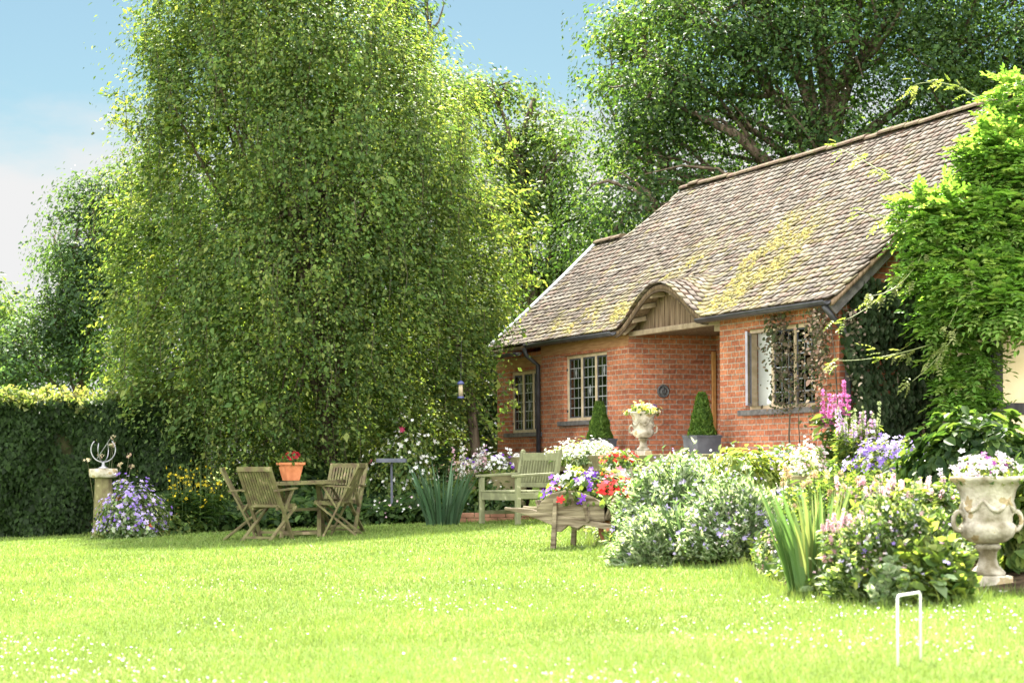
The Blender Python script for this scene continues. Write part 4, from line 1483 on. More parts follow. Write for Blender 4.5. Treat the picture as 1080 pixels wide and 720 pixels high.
def mound(name, label, cat, px, Y, wpx, ytop, leaf, lw, lcols, nleaf, fl=None, group=None, depth=.8, upright=.3, oval=True, stem=0, z0=None, sub=None, spiky=0, mat=LEAF):
    """rounded leafy plant; width in pixels and the pixel row of its top give its real size."""
    b = place(px, Y); Y = b[1]
    if z0 is not None: b[2] = z0
    h = PX(px, ytop, Y)[2] - b[2]
    rx = wpx / 2 * Y / F
    LUMP['p'] = tuple(rng.uniform(0, 6.28, 3))
    t = thing(name, label, cat, b, rng.uniform(-.2, .2), group)
    P, N, d = surf_mound(nleaf, (rx, rx * depth), h * .94)
    Dv = d * .6 + np.array([0, 0, upright * 2])
    if spiky:
        Dv = d * 1.2 + np.array([0, 0, .7]) + spiky * rv(nleaf)
        Nl = np.cross(Dv, rv(nleaf))
        Nl = norm(Nl) * np.sign(Nl[:, 2:3] + 1e-6) + np.array([0, 0, .3])
    else:
        Nl = N + np.array([0, 0, .3]) + .55 * rv(nleaf)
    leaves('foliage', P, Nl, leaf, lw, palette(nleaf, lcols, .18), mat, t, Dv, .2, oval, .3, .1)
    if stem:
        Pq, _, dd = surf_mound(stem, (rx, rx * depth), h, fill=0)
        stems('stems', Pq * np.array([.25, .25, .0]), Pq, .004, (.09, .14, .04), t, .02)
    if spiky:
        ns = int(70 + nleaf / 50)
        P0, N0, d0 = surf_mound(ns, (rx * .92, rx * depth * .92), h * .9, fill=0)
        L0 = rng.uniform(.08, .36, (ns, 1)) * min(1.0, h / .7)
        Q0 = P0 + norm(d0 * .6 + np.array([0, 0, 1.0]) + .25 * rv(ns)) * L0
        stems('shoots', P0, Q0, .0028, (.12, .17, .07), t, .015)
        kk = 9
        tt = rng.uniform(0, 1, (ns, kk, 1))
        Cc = (P0[:, None] + (Q0 - P0)[:, None] * tt).reshape(-1, 3)
        dd = rv(ns * kk) * np.array([1, 1, .4]) + np.array([0, 0, .5])
        Nn = norm(np.cross(dd, rv(ns * kk)))
        leaves('shoot_leaves', Cc + dd * leaf * .3, Nn * np.sign(Nn[:, 2:3] + 1e-6), leaf * .8, lw * .9, palette(ns * kk, lcols, .18), mat, t, dd * 2, .2, True)
    for f in fl or []:
        n, size, cols = f['n'], f['s'], f['c']
        P, N, d = surf_mound(n, (rx * f.get('k', 1.02), rx * depth * f.get('k', 1.02)), h * f.get('kz', 1.03), fill=f.get('fill', .12))
        sel = P[:, 2] > h * f.get('zmin', .1)
        P, N = P[sel], N[sel]
        o = blossoms(f.get('name', 'blossoms'), P, N * .8 + np.array([0, -.35, .35]) + .45 * rv(len(P)), size, palette(len(P), cols, .1), t, f.get('p', 5), f.get('cup', .25), .2, f.get('eye'))
        o['kind'] = 'stuff'
    return t


def spikes(name, label, cat, px, Y, wpx, ytop, n, cols, fsize, group=None, lcols=G_MID, leaf=.12, lw=.03, nleaf=900, frac=.45, taper=.5, per=46, spread=.55, dense=.035, t=None, minh=.72, z0=None):
    """upright plant with flower spikes (foxglove, bistort, larkspur)."""
    b = place(px, Y); Y = b[1]
    if z0 is not None: b[2] = z0
    h = PX(px, ytop, Y)[2] - b[2]
    rx = wpx / 2 * Y / F
    t = thing(name, label, cat, b, 0, group)
    ang = rng.uniform(0, 6.283, n); rr = np.sqrt(rng.uniform(0, 1, n)) * rx
    Q = np.stack([rr * np.cos(ang), rr * .8 * np.sin(ang), h * rng.uniform(minh, 1, n)], 1)
    P = Q * np.array([spread, spread, 0])
    stems('stems', P, Q, .005, (.10, .16, .05), t, .02)
    k = per
    tt = 1 - frac * rng.uniform(0, 1, (n, k, 1)) ** .9
    C = (P[:, None] + (Q - P)[:, None] * tt)
    wid = dense * (1.15 - ((tt - (1 - frac)) / frac) * (1 - taper + .15))
    dirs = rv(n * k).reshape(n, k, 3)
    C = (C + dirs * wid).reshape(-1, 3)
    fc = np.repeat(np.arange(n), k)
    base = palette(n, cols, .08)[fc] * np.exp(rng.normal(size=(n * k, 1)) * .12)
    o = blossoms('flower_spikes', C, dirs.reshape(-1, 3) + np.array([0, 0, -.15]), fsize, np.clip(base, 0, .9), t, 5, .5, .2)
    o['kind'] = 'stuff'
    if nleaf:
        tt = rng.uniform(.02, 1 - frac * .8, nleaf)
        i = rng.integers(0, n, nleaf)
        C = P[i] + (Q[i] - P[i]) * tt[:, None]
        d = rv(nleaf); d[:, 2] = np.abs(d[:, 2]) * .6 + .1
        leaves('foliage', C + d * leaf * .5, norm(np.array([0, 0, 1.0]) + .5 * rv(nleaf)), leaf, lw, palette(nleaf, lcols, .18), LEAF, t, d, .15, True, .3, .15)
    return t


def sword_clump(name, label, px, Y, wpx, ytop, n, wd, cols, lean=.35, group=None, z0=None, hmin=.55):
    b = place(px, Y); Y = b[1]
    if z0 is not None: b[2] = z0
    h = PX(px, ytop, Y)[2] - b[2]
    rx = wpx / 2 * Y / F
    t = thing(name, label, 'plant', b, 0, group)
    ang = rng.uniform(0, 6.283, n); r = np.sqrt(rng.uniform(0, 1, n))
    B = np.stack([r * np.cos(ang) * rx * .55, r * np.sin(ang) * rx * .45, np.zeros(n)], 1)
    L = np.stack([np.cos(ang), np.sin(ang)], 1) * (r * lean + np.abs(rng.normal(size=n)) * lean * .35)[:, None] + rng.normal(size=(n, 2)) * .06
    blades('leaves', B, h * rng.uniform(hmin, 1.02, n), wd * rng.uniform(.7, 1.2, n), L, palette(n, cols, .14), t, 5)
    return t


VIOLET = [(.30, .20, .58), (.38, .28, .66), (.24, .14, .50)]
LILAC = [(.52, .44, .72), (.60, .52, .76), (.44, .36, .68)]
PALEP = [(.72, .52, .56), (.66, .42, .48), (.76, .62, .62)]
WHITEF = [(.78, .77, .72), (.80, .80, .78), (.72, .72, .66)]
SILVER = [(.20, .27, .14), (.27, .33, .20), (.13, .20, .09), (.37, .41, .31)]

# --- left: under the tree and beside the sundial
mound('cranesbill_plant', 'lilac blue cranesbill clump spilling over beside the sundial pedestal', 'plant', 138, 29.6, 70, 515, .055, .03, G_MID + SILVER, 4200,
      [dict(n=800, s=.055, c=VIOLET + LILAC, zmin=.15), dict(n=3, s=.09, c=[(.75, .13, .02)], name='poppy', fill=0)])
mound('lady_mantle', 'low yellow green leafy plant right of the lilac blue clump', 'plant', 185, 30.4, 50, 540, .07, .06, G_YEL + G_MID, 900, [dict(n=60, s=.025, c=[(.42, .36, .08)])])
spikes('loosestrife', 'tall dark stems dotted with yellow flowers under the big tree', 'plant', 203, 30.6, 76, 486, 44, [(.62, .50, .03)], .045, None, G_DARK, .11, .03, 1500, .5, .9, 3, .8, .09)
b0 = place(300, 31.6)
cov = thing('ground_cover', 'dark mixed ground cover under the big tree', 'ground cover', b0); cov['kind'] = 'stuff'
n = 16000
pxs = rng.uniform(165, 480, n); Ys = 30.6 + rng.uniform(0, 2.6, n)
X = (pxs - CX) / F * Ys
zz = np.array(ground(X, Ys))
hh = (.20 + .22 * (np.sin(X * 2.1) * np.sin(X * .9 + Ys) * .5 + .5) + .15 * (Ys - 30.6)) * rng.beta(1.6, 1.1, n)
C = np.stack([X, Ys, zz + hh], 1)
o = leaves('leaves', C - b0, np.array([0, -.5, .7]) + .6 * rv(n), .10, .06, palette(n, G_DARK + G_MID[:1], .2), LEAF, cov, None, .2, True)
n = 80
pxs = rng.uniform(380, 480, n); Ys = rng.uniform(30.3, 31.2, n); X = (pxs - CX) / F * Ys
C = np.stack([X, Ys, np.array(ground(X, Ys)) + rng.uniform(.1, .4, n)], 1)
blossoms('blossoms', C - b0, np.array([0, -.7, .5]) + .5 * rv(n), .035, palette(n, WHITEF + PALEP, .1), cov)

mound('rose_bush', 'airy shrub rose with small white blooms behind the grey bird table', 'shrub', 425, 32.0, 80, 440, .065, .04, G_YEL + G_MID, 3800,
      [dict(n=330, s=.06, c=WHITEF, zmin=.3), dict(n=9, s=.12, c=[(.75, .18, .28), (.45, .05, .12)], zmin=.5, name='pink_blooms', p=7, cup=.5)], stem=40)
sword_clump('iris_clump', 'blue green sword leaved clump left of the oak bench', 466, 29.4, 62, 480, 70, .060, [(.055, .115, .055), (.08, .145, .07), (.045, .09, .042)], .33)
spikes('foxglove', 'thin pale pink flower spires rising behind the stone trough', 'plant', 500, 31.4, 56, 462, 14, PALEP + WHITEF, .04, None, G_MID, .12, .04, 500, .4, .5, 20, .8, .03)

# --- mid bed (third number: pixel row where the plant meets the ground)
mound('daisy_bush', 'frothy white flowered bush between the bench and the clipped cones', 'shrub', 620, 29.0, 78, 467, .05, .018, SILVER + G_MID, 2600,
      [dict(n=1300, s=.042, c=WHITEF, zmin=.35, fill=.3)])
mound('catmint_bush', 'large silvery bush with lilac flowers right of the wheelbarrow', 'shrub', 716, 584, 120, 500, .075, .020, SILVER + G_MID[:1], 13000,
      [dict(n=330, s=.05, c=LILAC, zmin=.2), dict(n=650, s=.028, c=WHITEF + LILAC, zmin=.1)], None, .9, .6, True, 120, spiky=.7, mat=SILV)
mound('catmint_bush', 'lower silvery lilac mound spreading onto the lawn left of the sword leaves', 'shrub', 776, 588, 108, 516, .062, .016, SILVER + G_MID[:1], 9000,
      [dict(n=360, s=.04, c=LILAC, zmin=.15), dict(n=600, s=.022, c=PALEP + WHITEF, zmin=.1)], None, .9, .6, True, 90, spiky=.7, mat=SILV)
mound('catmint_bush', 'sprawling grey leaved skirt at the foot of the large silvery bush', 'shrub', 698, 595, 92, 545, .075, .019, SILVER, 4200,
      [dict(n=140, s=.034, c=LILAC, zmin=.2)], None, .7, .45, True, 40, spiky=.8, mat=SILV)
sword_clump('day_lily', 'dark green drooping strap leaves in the middle of the silvery bush', 724, 592, 34, 510, 46, .040, [(.045, .09, .03), (.06, .11, .04)], .5)
mound('spurge_plant', 'bright yellow green leafy plant above the pale garden path', 'plant', 785, 528, 100, 478, .10, .035, G_YEL, 2200, [dict(n=60, s=.04, c=LILAC)], None, .7, .9)
mound('bellflower_plant', 'low violet blue flower clump at the foot of the brick wall', 'plant', 818, 503, 64, 481, .06, .035, G_DARK, 1300, [dict(n=300, s=.05, c=VIOLET + LILAC)])
# --- right bed
sword_clump('iris_clump', 'fresh green sword leaved iris clump with brown seed heads at the lawn edge', 862, 624, 104, 502, 105, .048, [(.10, .18, .05), (.15, .23, .075), (.075, .145, .04), (.20, .25, .08)], .28)
spikes('bistort_plant', 'pale pink flower spikes thick along the right flower bed', 'plant', 940, 590, 130, 498, 120, PALEP, .017, None, G_YEL + G_MID, .08, .03, 5200, .13, .55, 50, .8, .014, minh=.45)
mound('cranesbill_plant', 'pink and mauve flowered mound at the front of the right bed', 'plant', 944, 630, 112, 542, .05, .018, G_MID + SILVER[:2], 9000,
      [dict(n=900, s=.020, c=PALEP + WHITEF, zmin=.12), dict(n=260, s=.022, c=LILAC, zmin=.1), dict(n=50, s=.030, c=VIOLET)], None, .6, .5, True, 90, spiky=.9)
spikes('bistort_plant', 'pale pink bistort spikes threaded through the front of the right bed', 'plant', 925, 624, 130, 536, 110, PALEP, .015, None, SILVER + G_MID, .06, .02, 2200, .12, .55, 44, .85, .012, minh=.4)
mound('pink_plant', 'small rosy flowered tuft at the left foot of the iris clump', 'plant', 822, 606, 46, 560, .045, .018, SILVER + G_MID, 1100, [dict(n=180, s=.024, c=PALEP + [(.55, .22, .30)])], None, .6, .5)
mound('bergenia_plant', 'broad glossy leaves at the foot of the big stone urn', 'plant', 984, 634, 74, 582, .085, .055, G_YEL + G_MID, 1100, [dict(n=60, s=.028, c=LILAC + PALEP)], None, .6, .5, spiky=.9)
mound('bergenia_plant', 'grey green broad leaved tuft behind the white croquet hoop', 'plant', 948, 637, 44, 600, .07, .04, SILVER, 380, None, None, .6, .4, spiky=.8, mat=SILV)
mound('hydrangea_bush', 'dark broad leaved bush behind the big stone urn', 'shrub', 1030, 520, 130, 444, .10, .06, G_DARK + G_MID[:2], 2600, None, None, .7, .3)
mound('hydrangea_bush', 'leafy bush at the right edge beside the big stone urn', 'shrub', 1090, 600, 70, 500, .09, .055, G_YEL + G_MID, 1300, [dict(n=40, s=.035, c=PALEP)], None, .8, .3)
mound('lungwort_plant', 'mid green leafy filler between iris and stone urn', 'plant', 985, 580, 120, 516, .07, .03, G_YEL + G_MID, 3600, [dict(n=90, s=.035, c=WHITEF + PALEP)], None, .7, .6)
mound('lungwort_plant', 'yellow green leafy filler behind the sword leaved iris clump', 'plant', 890, 560, 120, 506, .07, .022, G_YEL + G_MID, 3600, [dict(n=110, s=.03, c=WHITEF + PALEP)], None, .7, .7, spiky=.8)
spikes('foxglove', 'tall purple pink foxglove spires against the brick corner', 'plant', 880, 503, 38, 400, 6, [(.50, .14, .35), (.56, .22, .44)], .036, None, G_MID, .14, .05, 240, .42, .2, 60, .7, .022, minh=.8)
spikes('larkspur', 'pale green spires with pink tips right of the foxgloves', 'plant', 905, 505, 50, 422, 34, [(.62, .36, .56), (.30, .36, .16), (.30, .36, .16), (.55, .42, .66)], .026, None, G_YEL + G_MID, .08, .015, 3000, .42, .2, 34, .8, .016, minh=.62)
spikes('seed_heads', 'papery tan seed heads on bare stems above the sword leaves', 'plant', 880, 600, 110, 488, 26, [(.42, .30, .16), (.50, .38, .22)], .026, None, G_MID, .1, .02, 200, .04, .7, 12, .8, .012, minh=.6)
# low mixed foliage over the rest of the soil
b0 = np.array([2.2, 16.0, .3])
bc = thing('bed_foliage', 'low mixed green foliage carpeting the sloping flower bed', 'ground cover', b0); bc['kind'] = 'stuff'
n = 60000
X = rng.uniform(.6, 5.6, n); Ys = 11.9 + 15 * rng.uniform(0, 1, n) ** 1.3
k = inside(X, Ys, BEDPOLY) & (np.abs(X / Ys) < .27)
wv = (X - HA[0]) * PX_[0] + (Ys - HA[1]) * PX_[1]
k &= wv < -1.6
pth = on_ground(820, 518)
k &= ~((np.abs(X - pth[0]) < .7) & (np.abs(Ys - pth[1]) < 1.3))
k &= ~((X > up0[0] - .35) & (Ys < up0[1] + .45))
X, Ys = X[k], Ys[k]; n = len(X)
zz = ground(X, Ys)
hh = (.10 + .13 * (.5 + .5 * np.sin(X * 5.1 + Ys) * np.sin(Ys * 3.3 - X * 2))) * rng.beta(1.5, 1.2, n) + .01
C = np.stack([X, Ys, zz + hh], 1)
leaves('leaves', C - b0, np.array([0, -.3, .8]) + .6 * rv(n), .065, .035, palette(n, G_MID + G_YEL + SILVER[:1], .2), LEAF, bc, None, .2, True)
n = 900
i = rng.integers(0, len(X), n)
blossoms('blossoms', np.stack([X[i], Ys[i], zz[i] + .12 + rng.uniform(0, .14, n)], 1) - b0, np.array([0, -.6, .6]) + .5 * rv(n), .026, palette(n, WHITEF + PALEP + LILAC, .1), bc)

# ================================================================== CLIMBERS
def wall_leaves(name, label, cat, pts_fn, n, leaf, lw, cols, base, group=None, stemset=None, mat=LEAF, flowers=None, tilt=.5, D=None):
    t = thing(name, label, cat, base, 0, group)
    C, N = pts_fn(n)
    b = np.array(base)
    leaves('foliage', C - b, norm(N + tilt * rv(len(C))), leaf, lw, palette(len(C), cols, .2), mat, t, D, .2, True, .3, .1)
    if stemset:
        m = MB()
        for pts, r in stemset:
            m.tube([np.array(p) - b for p in pts], [r * (1 - .6 * i / (len(pts) - 1)) for i in range(len(pts))], 6)
        m.build('stem', BARK, t, True)
    return t


NG = np.array([UX[0], UX[1], 0.]); NF = np.array([-PX_[0], -PX_[1], 0.])


def ivy(n):
    w = rng.uniform(-.05, 2.9, n * 3); z = rng.uniform(-.1, 3.9, n * 3)
    lim = 1.75 + 1.3 * np.clip(w / 1.5, 0, 1) + .16 * np.sin(w * 7)
    edge = .10 + .12 * np.sin(z * 3.1) + .10 * np.sin(z * 9)
    k = (z < lim) & (w > edge * np.clip((1.6 - z) / 1.2, 0, 1)) & (z < 1.75 + (w + .1) * .93)
    w, z = w[k][:n], z[k][:n]
    nn = len(w)
    bul = .10 + .07 * np.sin(w * 4 + z * 2.6) + .05 * np.sin(z * 6.1 - w * 3) + rng.uniform(-.06, .08, nn)
    P = HA[None] + np.outer(A_R + bul, UX) + np.outer(w, PX_)
    return np.column_stack([P, z + FLOOR]), np.tile(NG + np.array([0, 0, .5]), (nn, 1))


wall_leaves('ivy', 'dark small leaved ivy covering the cottage gable wall', 'climber', ivy, 17000, .075, .055, [(.035, .062, .024), (.048, .08, .032), (.065, .085, .042), (.026, .046, .018)], HW(A_R + .08, 1.4, -.2), None,
            [([HW(A_R + .05, .8 + .35 * i, -.2), HW(A_R + .07, .75 + .4 * i, .6), HW(A_R + .06, .85 + .4 * i, 1.5)], .03) for i in range(4)], D=np.array([0, 0, -1.0]))


def dusky(n):
    a = np.concatenate([rng.normal(1.95, .17, n // 2), rng.normal(2.2, .26, n // 4), rng.normal(1.75, .12, n // 4)])
    z = np.concatenate([rng.uniform(.55, 1.95, n // 2), rng.uniform(.6, 1.35, n // 4), rng.uniform(1.2, 1.95, n // 4)])
    P = HA[None] + np.outer(a, UX) + np.outer(-.06 - rng.uniform(0, .14, len(a)), PX_)
    return np.column_stack([P, z + FLOOR]), np.tile(NF + np.array([.4, -.3, .4]), (len(a), 1))


DUSK = [(.07, .055, .038), (.09, .075, .048), (.05, .065, .03), (.06, .08, .035), (.15, .12, .09)]
wall_leaves('dusky_climber', 'purple brown climber trailing across the right hand window', 'climber', dusky, 900, .042, .028, DUSK, HW(2.1, -.08, -.2), None,
            [([HW(2.05, -.05, -.2), HW(2.0, -.06, .3), HW(2.1, -.08, .9), HW(1.9, -.08, 1.5), HW(1.95, -.08, 1.9)], .014), ([HW(2.3, -.05, -.2), HW(2.25, -.06, .4), HW(2.3, -.08, 1.2)], .01)])


def corner(n):
    a = rng.normal(3.02, .2, n); z = 1.85 - rng.gamma(2.0, .28, n)
    P = HA[None] + np.outer(a, UX) + np.outer(-.1 - rng.uniform(0, .18, n) + .3 * (a > 3.2), PX_)
    return np.column_stack([P, z + FLOOR]), np.tile(NF + np.array([.4, -.4, .4]), (n, 1))


wall_leaves('dusky_climber', 'bronze and blush leaved climber hanging round the brick corner under the gutter', 'climber', corner, 1100, .045, .03, DUSK + [(.36, .25, .22), (.45, .38, .30), (.09, .10, .05)], HW(3.25, -.05, -.2), None,
            [([HW(3.25, -.05, -.2), HW(3.22, -.06, .6), HW(3.2, -.1, 1.3), HW(3.1, -.12, 1.85)], .014)])


# wisteria: pinnate leaves
def pinnate(name, P, D, L, cols, parent, k=9, mat=WIST):
    n = len(P)
    D = norm(D)
    side = norm(np.cross(D, np.array([0, 0, 1.0])) + .25 * rv(n))
    up = norm(np.cross(side, D))
    Ls = (L * np.exp(rng.normal(size=n) * .22))[:, None]
    C, N, DD, S = [], [], [], []
    for i in range(k):
        t = .2 + .8 * (i // 2) / (k // 2)
        c = P + D * Ls * t - np.array([0, 0, 1]) * Ls * .30 * t * t
        if i == k - 1:
            d = D
            C.append(c + d * Ls * .12)
        else:
            sg = 1 if i % 2 else -1
            d = norm(side * sg + D * .45 - up * .15)
            C.append(c + d * Ls * .16)
        DD.append(d); N.append(up + .25 * rv(n))
    C = np.stack(C, 1).reshape(-1, 3); N = np.stack(N, 1).reshape(-1, 3); DD = np.stack(DD, 1).reshape(-1, 3)
    col = np.repeat(palette(n, cols, .15), k, 0)
    return leaves(name, C, N, L * .38, L * .19, col, mat, parent, DD * 3, .18, True, .12, .12)


WB = HW(A_R + .6, WW0 - .1, -.4)
wis = thing('wisteria', 'bright green wisteria smothering the corner between the two roofs', 'climber', WB)
wc = [(1068, 105, 24, 26, 25.3), (1062, 128, 20, 16, 25.3), (1036, 168, 22, 22, 25.0), (1002, 208, 16, 18, 25.0), (1060, 165, 40, 40, 24.9), (968, 228, 24, 26, 24.8), (1005, 235, 40, 36, 24.6), (1055, 235, 40, 40, 24.5),
      (990, 285, 36, 34, 24.6), (1035, 300, 40, 34, 24.3), (1075, 300, 34, 36, 24.2), (1000, 335, 26, 26, 24.6), (1020, 370, 28, 30, 24.6), (1015, 410, 26, 30, 24.6), (1030, 440, 20, 26, 24.6), (1085, 200, 40, 60, 24.6), (1060, 320, 40, 24, 24.0),
      (1012, 460, 20, 20, 24.5), (1100, 320, 40, 30, 24.2)]
cs = np.array([PX(a, b, Y) for a, b, _, _, Y in wc]); rs = np.array([[c[2] * c[4] / F, .45 * c[2] * c[4] / F + .08, c[3] * c[4] / F] for c in wc])
n = 4200
wt = rs[:, 0] * rs[:, 2]
bi = rng.choice(len(wc), n, p=wt / wt.sum())
d = rv(n)
Pw = cs[bi] + d * rs[bi] * rng.uniform(.45, 1.02, (n, 1))
Dw = norm(d * np.array([1, .8, .5]) + np.array([-.1, -.5, -.05]) + .6 * rv(n))
pinnate('foliage', Pw - WB, Dw, .23, [(.13, .25, .05), (.17, .29, .065), (.095, .19, .035), (.22, .31, .09)], wis)
m = MB()
main = [HW(A_R + .5, WW0 - .2, -.4), HW(A_R + .55, WW0 - .25, .5), HW(A_R + .5, WW0 - .18, 1.3), HW(A_R + .7, WW0 - .1, 2.0), HW(A_R + .6, WW0 + .3, 2.8), HW(A_R + .3, WW0 + .9, 3.6)]
m.tube([p - WB for p in main], [.06, .055, .05, .045, .035, .02], 8)
for c in cs:
    limb(m, main[rng.integers(2, 5)] - WB, c - WB, .022, .007, 5, 5, .15)
m.build('stem', BARK, wis, True)
m = MB()
tips = []
for pts in ([(965, 270, 24.6), (930, 322, 24.4), (890, 338, 24.3)], [(985, 240, 24.6), (960, 310, 24.2), (918, 312, 24.0)], [(985, 362, 24.5), (925, 382, 24.3), (880, 380, 24.2)], [(1010, 350, 24.3), (985, 385, 24.2), (962, 402, 24.1)],
            [(960, 200, 24.9), (920, 175, 25.6), (889, 155, 26.0), (885, 158, 26.0)], [(1040, 110, 25.4), (1005, 82, 25.6), (975, 84, 25.8), (960, 92, 25.9)], [(960, 240, 24.8), (930, 228, 25.2), (905, 224, 25.4)], [(1030, 240, 24.4), (1020, 310, 24.0), (1000, 345, 23.9)]):
    q = [PX(*p) - WB for p in pts]
    s = []
    for t in np.linspace(0, 1, 11):
        if len(q) == 3:
            c = q[0] * (1 - t) ** 2 + 2 * q[1] * t * (1 - t) + q[2] * t * t
        else:
            c = q[0] * (1 - t) ** 3 + 3 * q[1] * t * (1 - t) ** 2 + 3 * q[2] * t * t * (1 - t) + q[3] * t ** 3
        s.append(c)
    m.tube(s, [.008 - .0005 * i for i in range(11)], 5)
    tips.append((s[-1], s[-1] - s[-2])); tips.append((s[5], s[6] - s[5])); tips.append((s[2], s[3] - s[2])); tips.append((s[3], s[3] - s[2]))
m.build('tendril', noise_mat('green_shoot', (.16, .20, .07), (.25, .28, .11), 8, .6, .1), wis, True)
tp = np.array([t[0] for t in tips for _ in range(5)]) + rng.normal(size=(len(tips) * 5, 3)) * .04
td = np.array([t[1] for t in tips for _ in range(5)])
pinnate('shoot_leaves', tp, norm(td) + .7 * rv(len(tp)), .13, [(.17, .22, .06), (.20, .22, .09)], wis)


# ================================================================== FURNITURE
def folding_chair():
    t = thing('folding_chair', 'x', 'chair')
    W = .25
    A, B = (-.26, .90), (.20, 0.0)     # long stile: top back to front foot (y, z)
    for s in (-1, 1):
        m = MB(); m.bar((s * W, A[0], A[1]), (s * W, B[0], B[1]), .028, .048, (1, 0, 0)); m.build('leg', TEAK, t, bevel=.004)
        m = MB(); m.bar((s * (W - .032), .30, .43), (s * (W - .032), -.24, 0), .026, .048, (1, 0, 0)); m.build('leg', TEAK, t, bevel=.004)
        m = MB(); m.bar((s * (W + .005), -.17, .63), (s * (W + .005), .27, .66), .055, .024); 
        m.bar((s * (W + .004), .20, .645), (s * (W - .0), .02, .36), .026, .04, (1, 0, 0)); m.build('arm', TEAK, t, bevel=.004)

    def st(z):  # y along the stile
        return A[0] + (B[0] - A[0]) * (A[1] - z) / A[1]
    m = MB()
    m.bar((-W - .02, st(.90), .905), (W + .02, st(.90), .905), .03, .062)
    m.bar((-W + .014, st(.44), .44), (W - .014, st(.44), .44), .024, .05)
    for i in range(11):
        x = -W + .045 + i * (2 * W - .09) / 10
        m.bar((x, st(.462), .462), (x, st(.875), .875), .026, .014)
    m.build('backrest', TEAK, t, bevel=.002)
    m = MB()
    for s in (-1, 1):
        m.bar((s * (W - .06), -.06, .405), (s * (W - .06), .33, .435), .026, .04)
    for i in range(8):
        y = -.05 + i * .05
        m.bar((-W + .05, y, .432 + .0767 * (y + .06)), (W - .05, y, .432 + .0767 * (y + .06)), .042, .015)
    m.build('seat', TEAK, t, bevel=.002)
    m = MB(); m.bar((-W + .014, st(.10), .10), (W - .014, st(.10), .10), .02, .035); m.build('stretcher', TEAK, t, bevel=.002); m = MB(); m.bar((-W + .05, -.19, .045), (W - .05, -.19, .045), .02, .03); m.build('stretcher', TEAK, t, bevel=.002)
    return t


ch0 = folding_chair()
chair_spec = [((-3.10, 26.4), (.52, .85), 'weathered folding garden chair nearest the camera, slatted back turned to us'),
              ((-3.52, 27.25), (.95, .05), 'folding garden chair half hidden behind the nearest slatted chair'),
              ((-2.28, 27.95), (-.30, -.95), 'folding garden chair at the far side of the round table facing us'),
              ((-2.20, 26.95), (-.97, .10), 'folding garden chair seen in profile at the right of the round table')]
for i, (pp, fw, lab) in enumerate(chair_spec):
    c = ch0 if i == 0 else copy_tree(ch0)
    p = (pp[0], pp[1], float(lawn(*pp)))
    c.location = p
    c.rotation_euler = (0, 0, math.atan2(fw[1], fw[0]) - math.pi / 2)
    tag(c, lab, 'chair', 'folding chairs round the garden table')

tb = thing('garden_table', 'round weathered teak folding table under the big tree', 'table', (-2.72, 27.1, float(lawn(-2.72, 27.1))), .3)
tb.rotation_euler = (0, R_(-1.6), .0)
m = MB()
r = .58
for i in range(13):
    x0 = -r + i * (2 * r / 13) + .004; x1 = -r + (i + 1) * (2 * r / 13) - .004
    poly = []
    for x in np.linspace(x0, x1, 4):
        poly.append((x, -math.sqrt(max(0, r * r - x * x)) * .97))
    for x in np.linspace(x1, x0, 4):
        poly.append((x, math.sqrt(max(0, r * r - x * x)) * .97))
    m.prism(poly, .705, .73, 'z')
tt_ = m.build('tabletop', TEAK, tb, bevel=.003)
m = MB()
m.lathe([(r + .002, .685), (r + .002, .712), (r - .05, .7125), (r - .05, .6845), (r + .002, .685)], 40, cap=False)
m.build('rim', TEAK, tb)
for s in (-1, 1):
    for k in (-1, 1):
        m = MB(); m.bar((s * .24, k * .36, 0), (s * (.24 if k > 0 else .205), -k * .33, .69), .03, .055, (1, 0, 0)); m.build('leg', TEAK, tb, bevel=.004)
for q in ((-.02, .36), (.30, .06), (-.3, .06)):
    m = MB(); m.bar((-.225, *q), (.225, *q), .025, .04); m.build('stretcher', TEAK, tb, bevel=.002)

tl = np.array(tb.location)
pot = thing('flower_pot', 'square terracotta pot with dark red flowers on the garden table', 'plant pot', tl + np.array([-.14, -.12, .735]), .5)
def square_pot(t, w0, w1, h, mat, rim=.018, rh=.035, name='pot'):
    m = MB()
    def ring(w, z): return [(-w, -w, z), (w, -w, z), (w, w, z), (-w, w, z)]
    L = [ring(w0, 0), ring(w1, h - rh), ring(w1 + rim, h - rh), ring(w1 + rim + .004, h), ring(w1 - .012, h), ring(w1 - .012, h - .05)]
    v = [p for q in L for p in q]; f = [(3, 2, 1, 0)]
    for i in range(len(L) - 1):
        for k in range(4):
            f.append((i * 4 + k, i * 4 + (k + 1) % 4, i * 4 + 4 + (k + 1) % 4, i * 4 + 4 + k))
    f.append(tuple(20 + k for k in range(4)))
    m.add(v, f)
    return m.build(name, mat, t, bevel=.006)


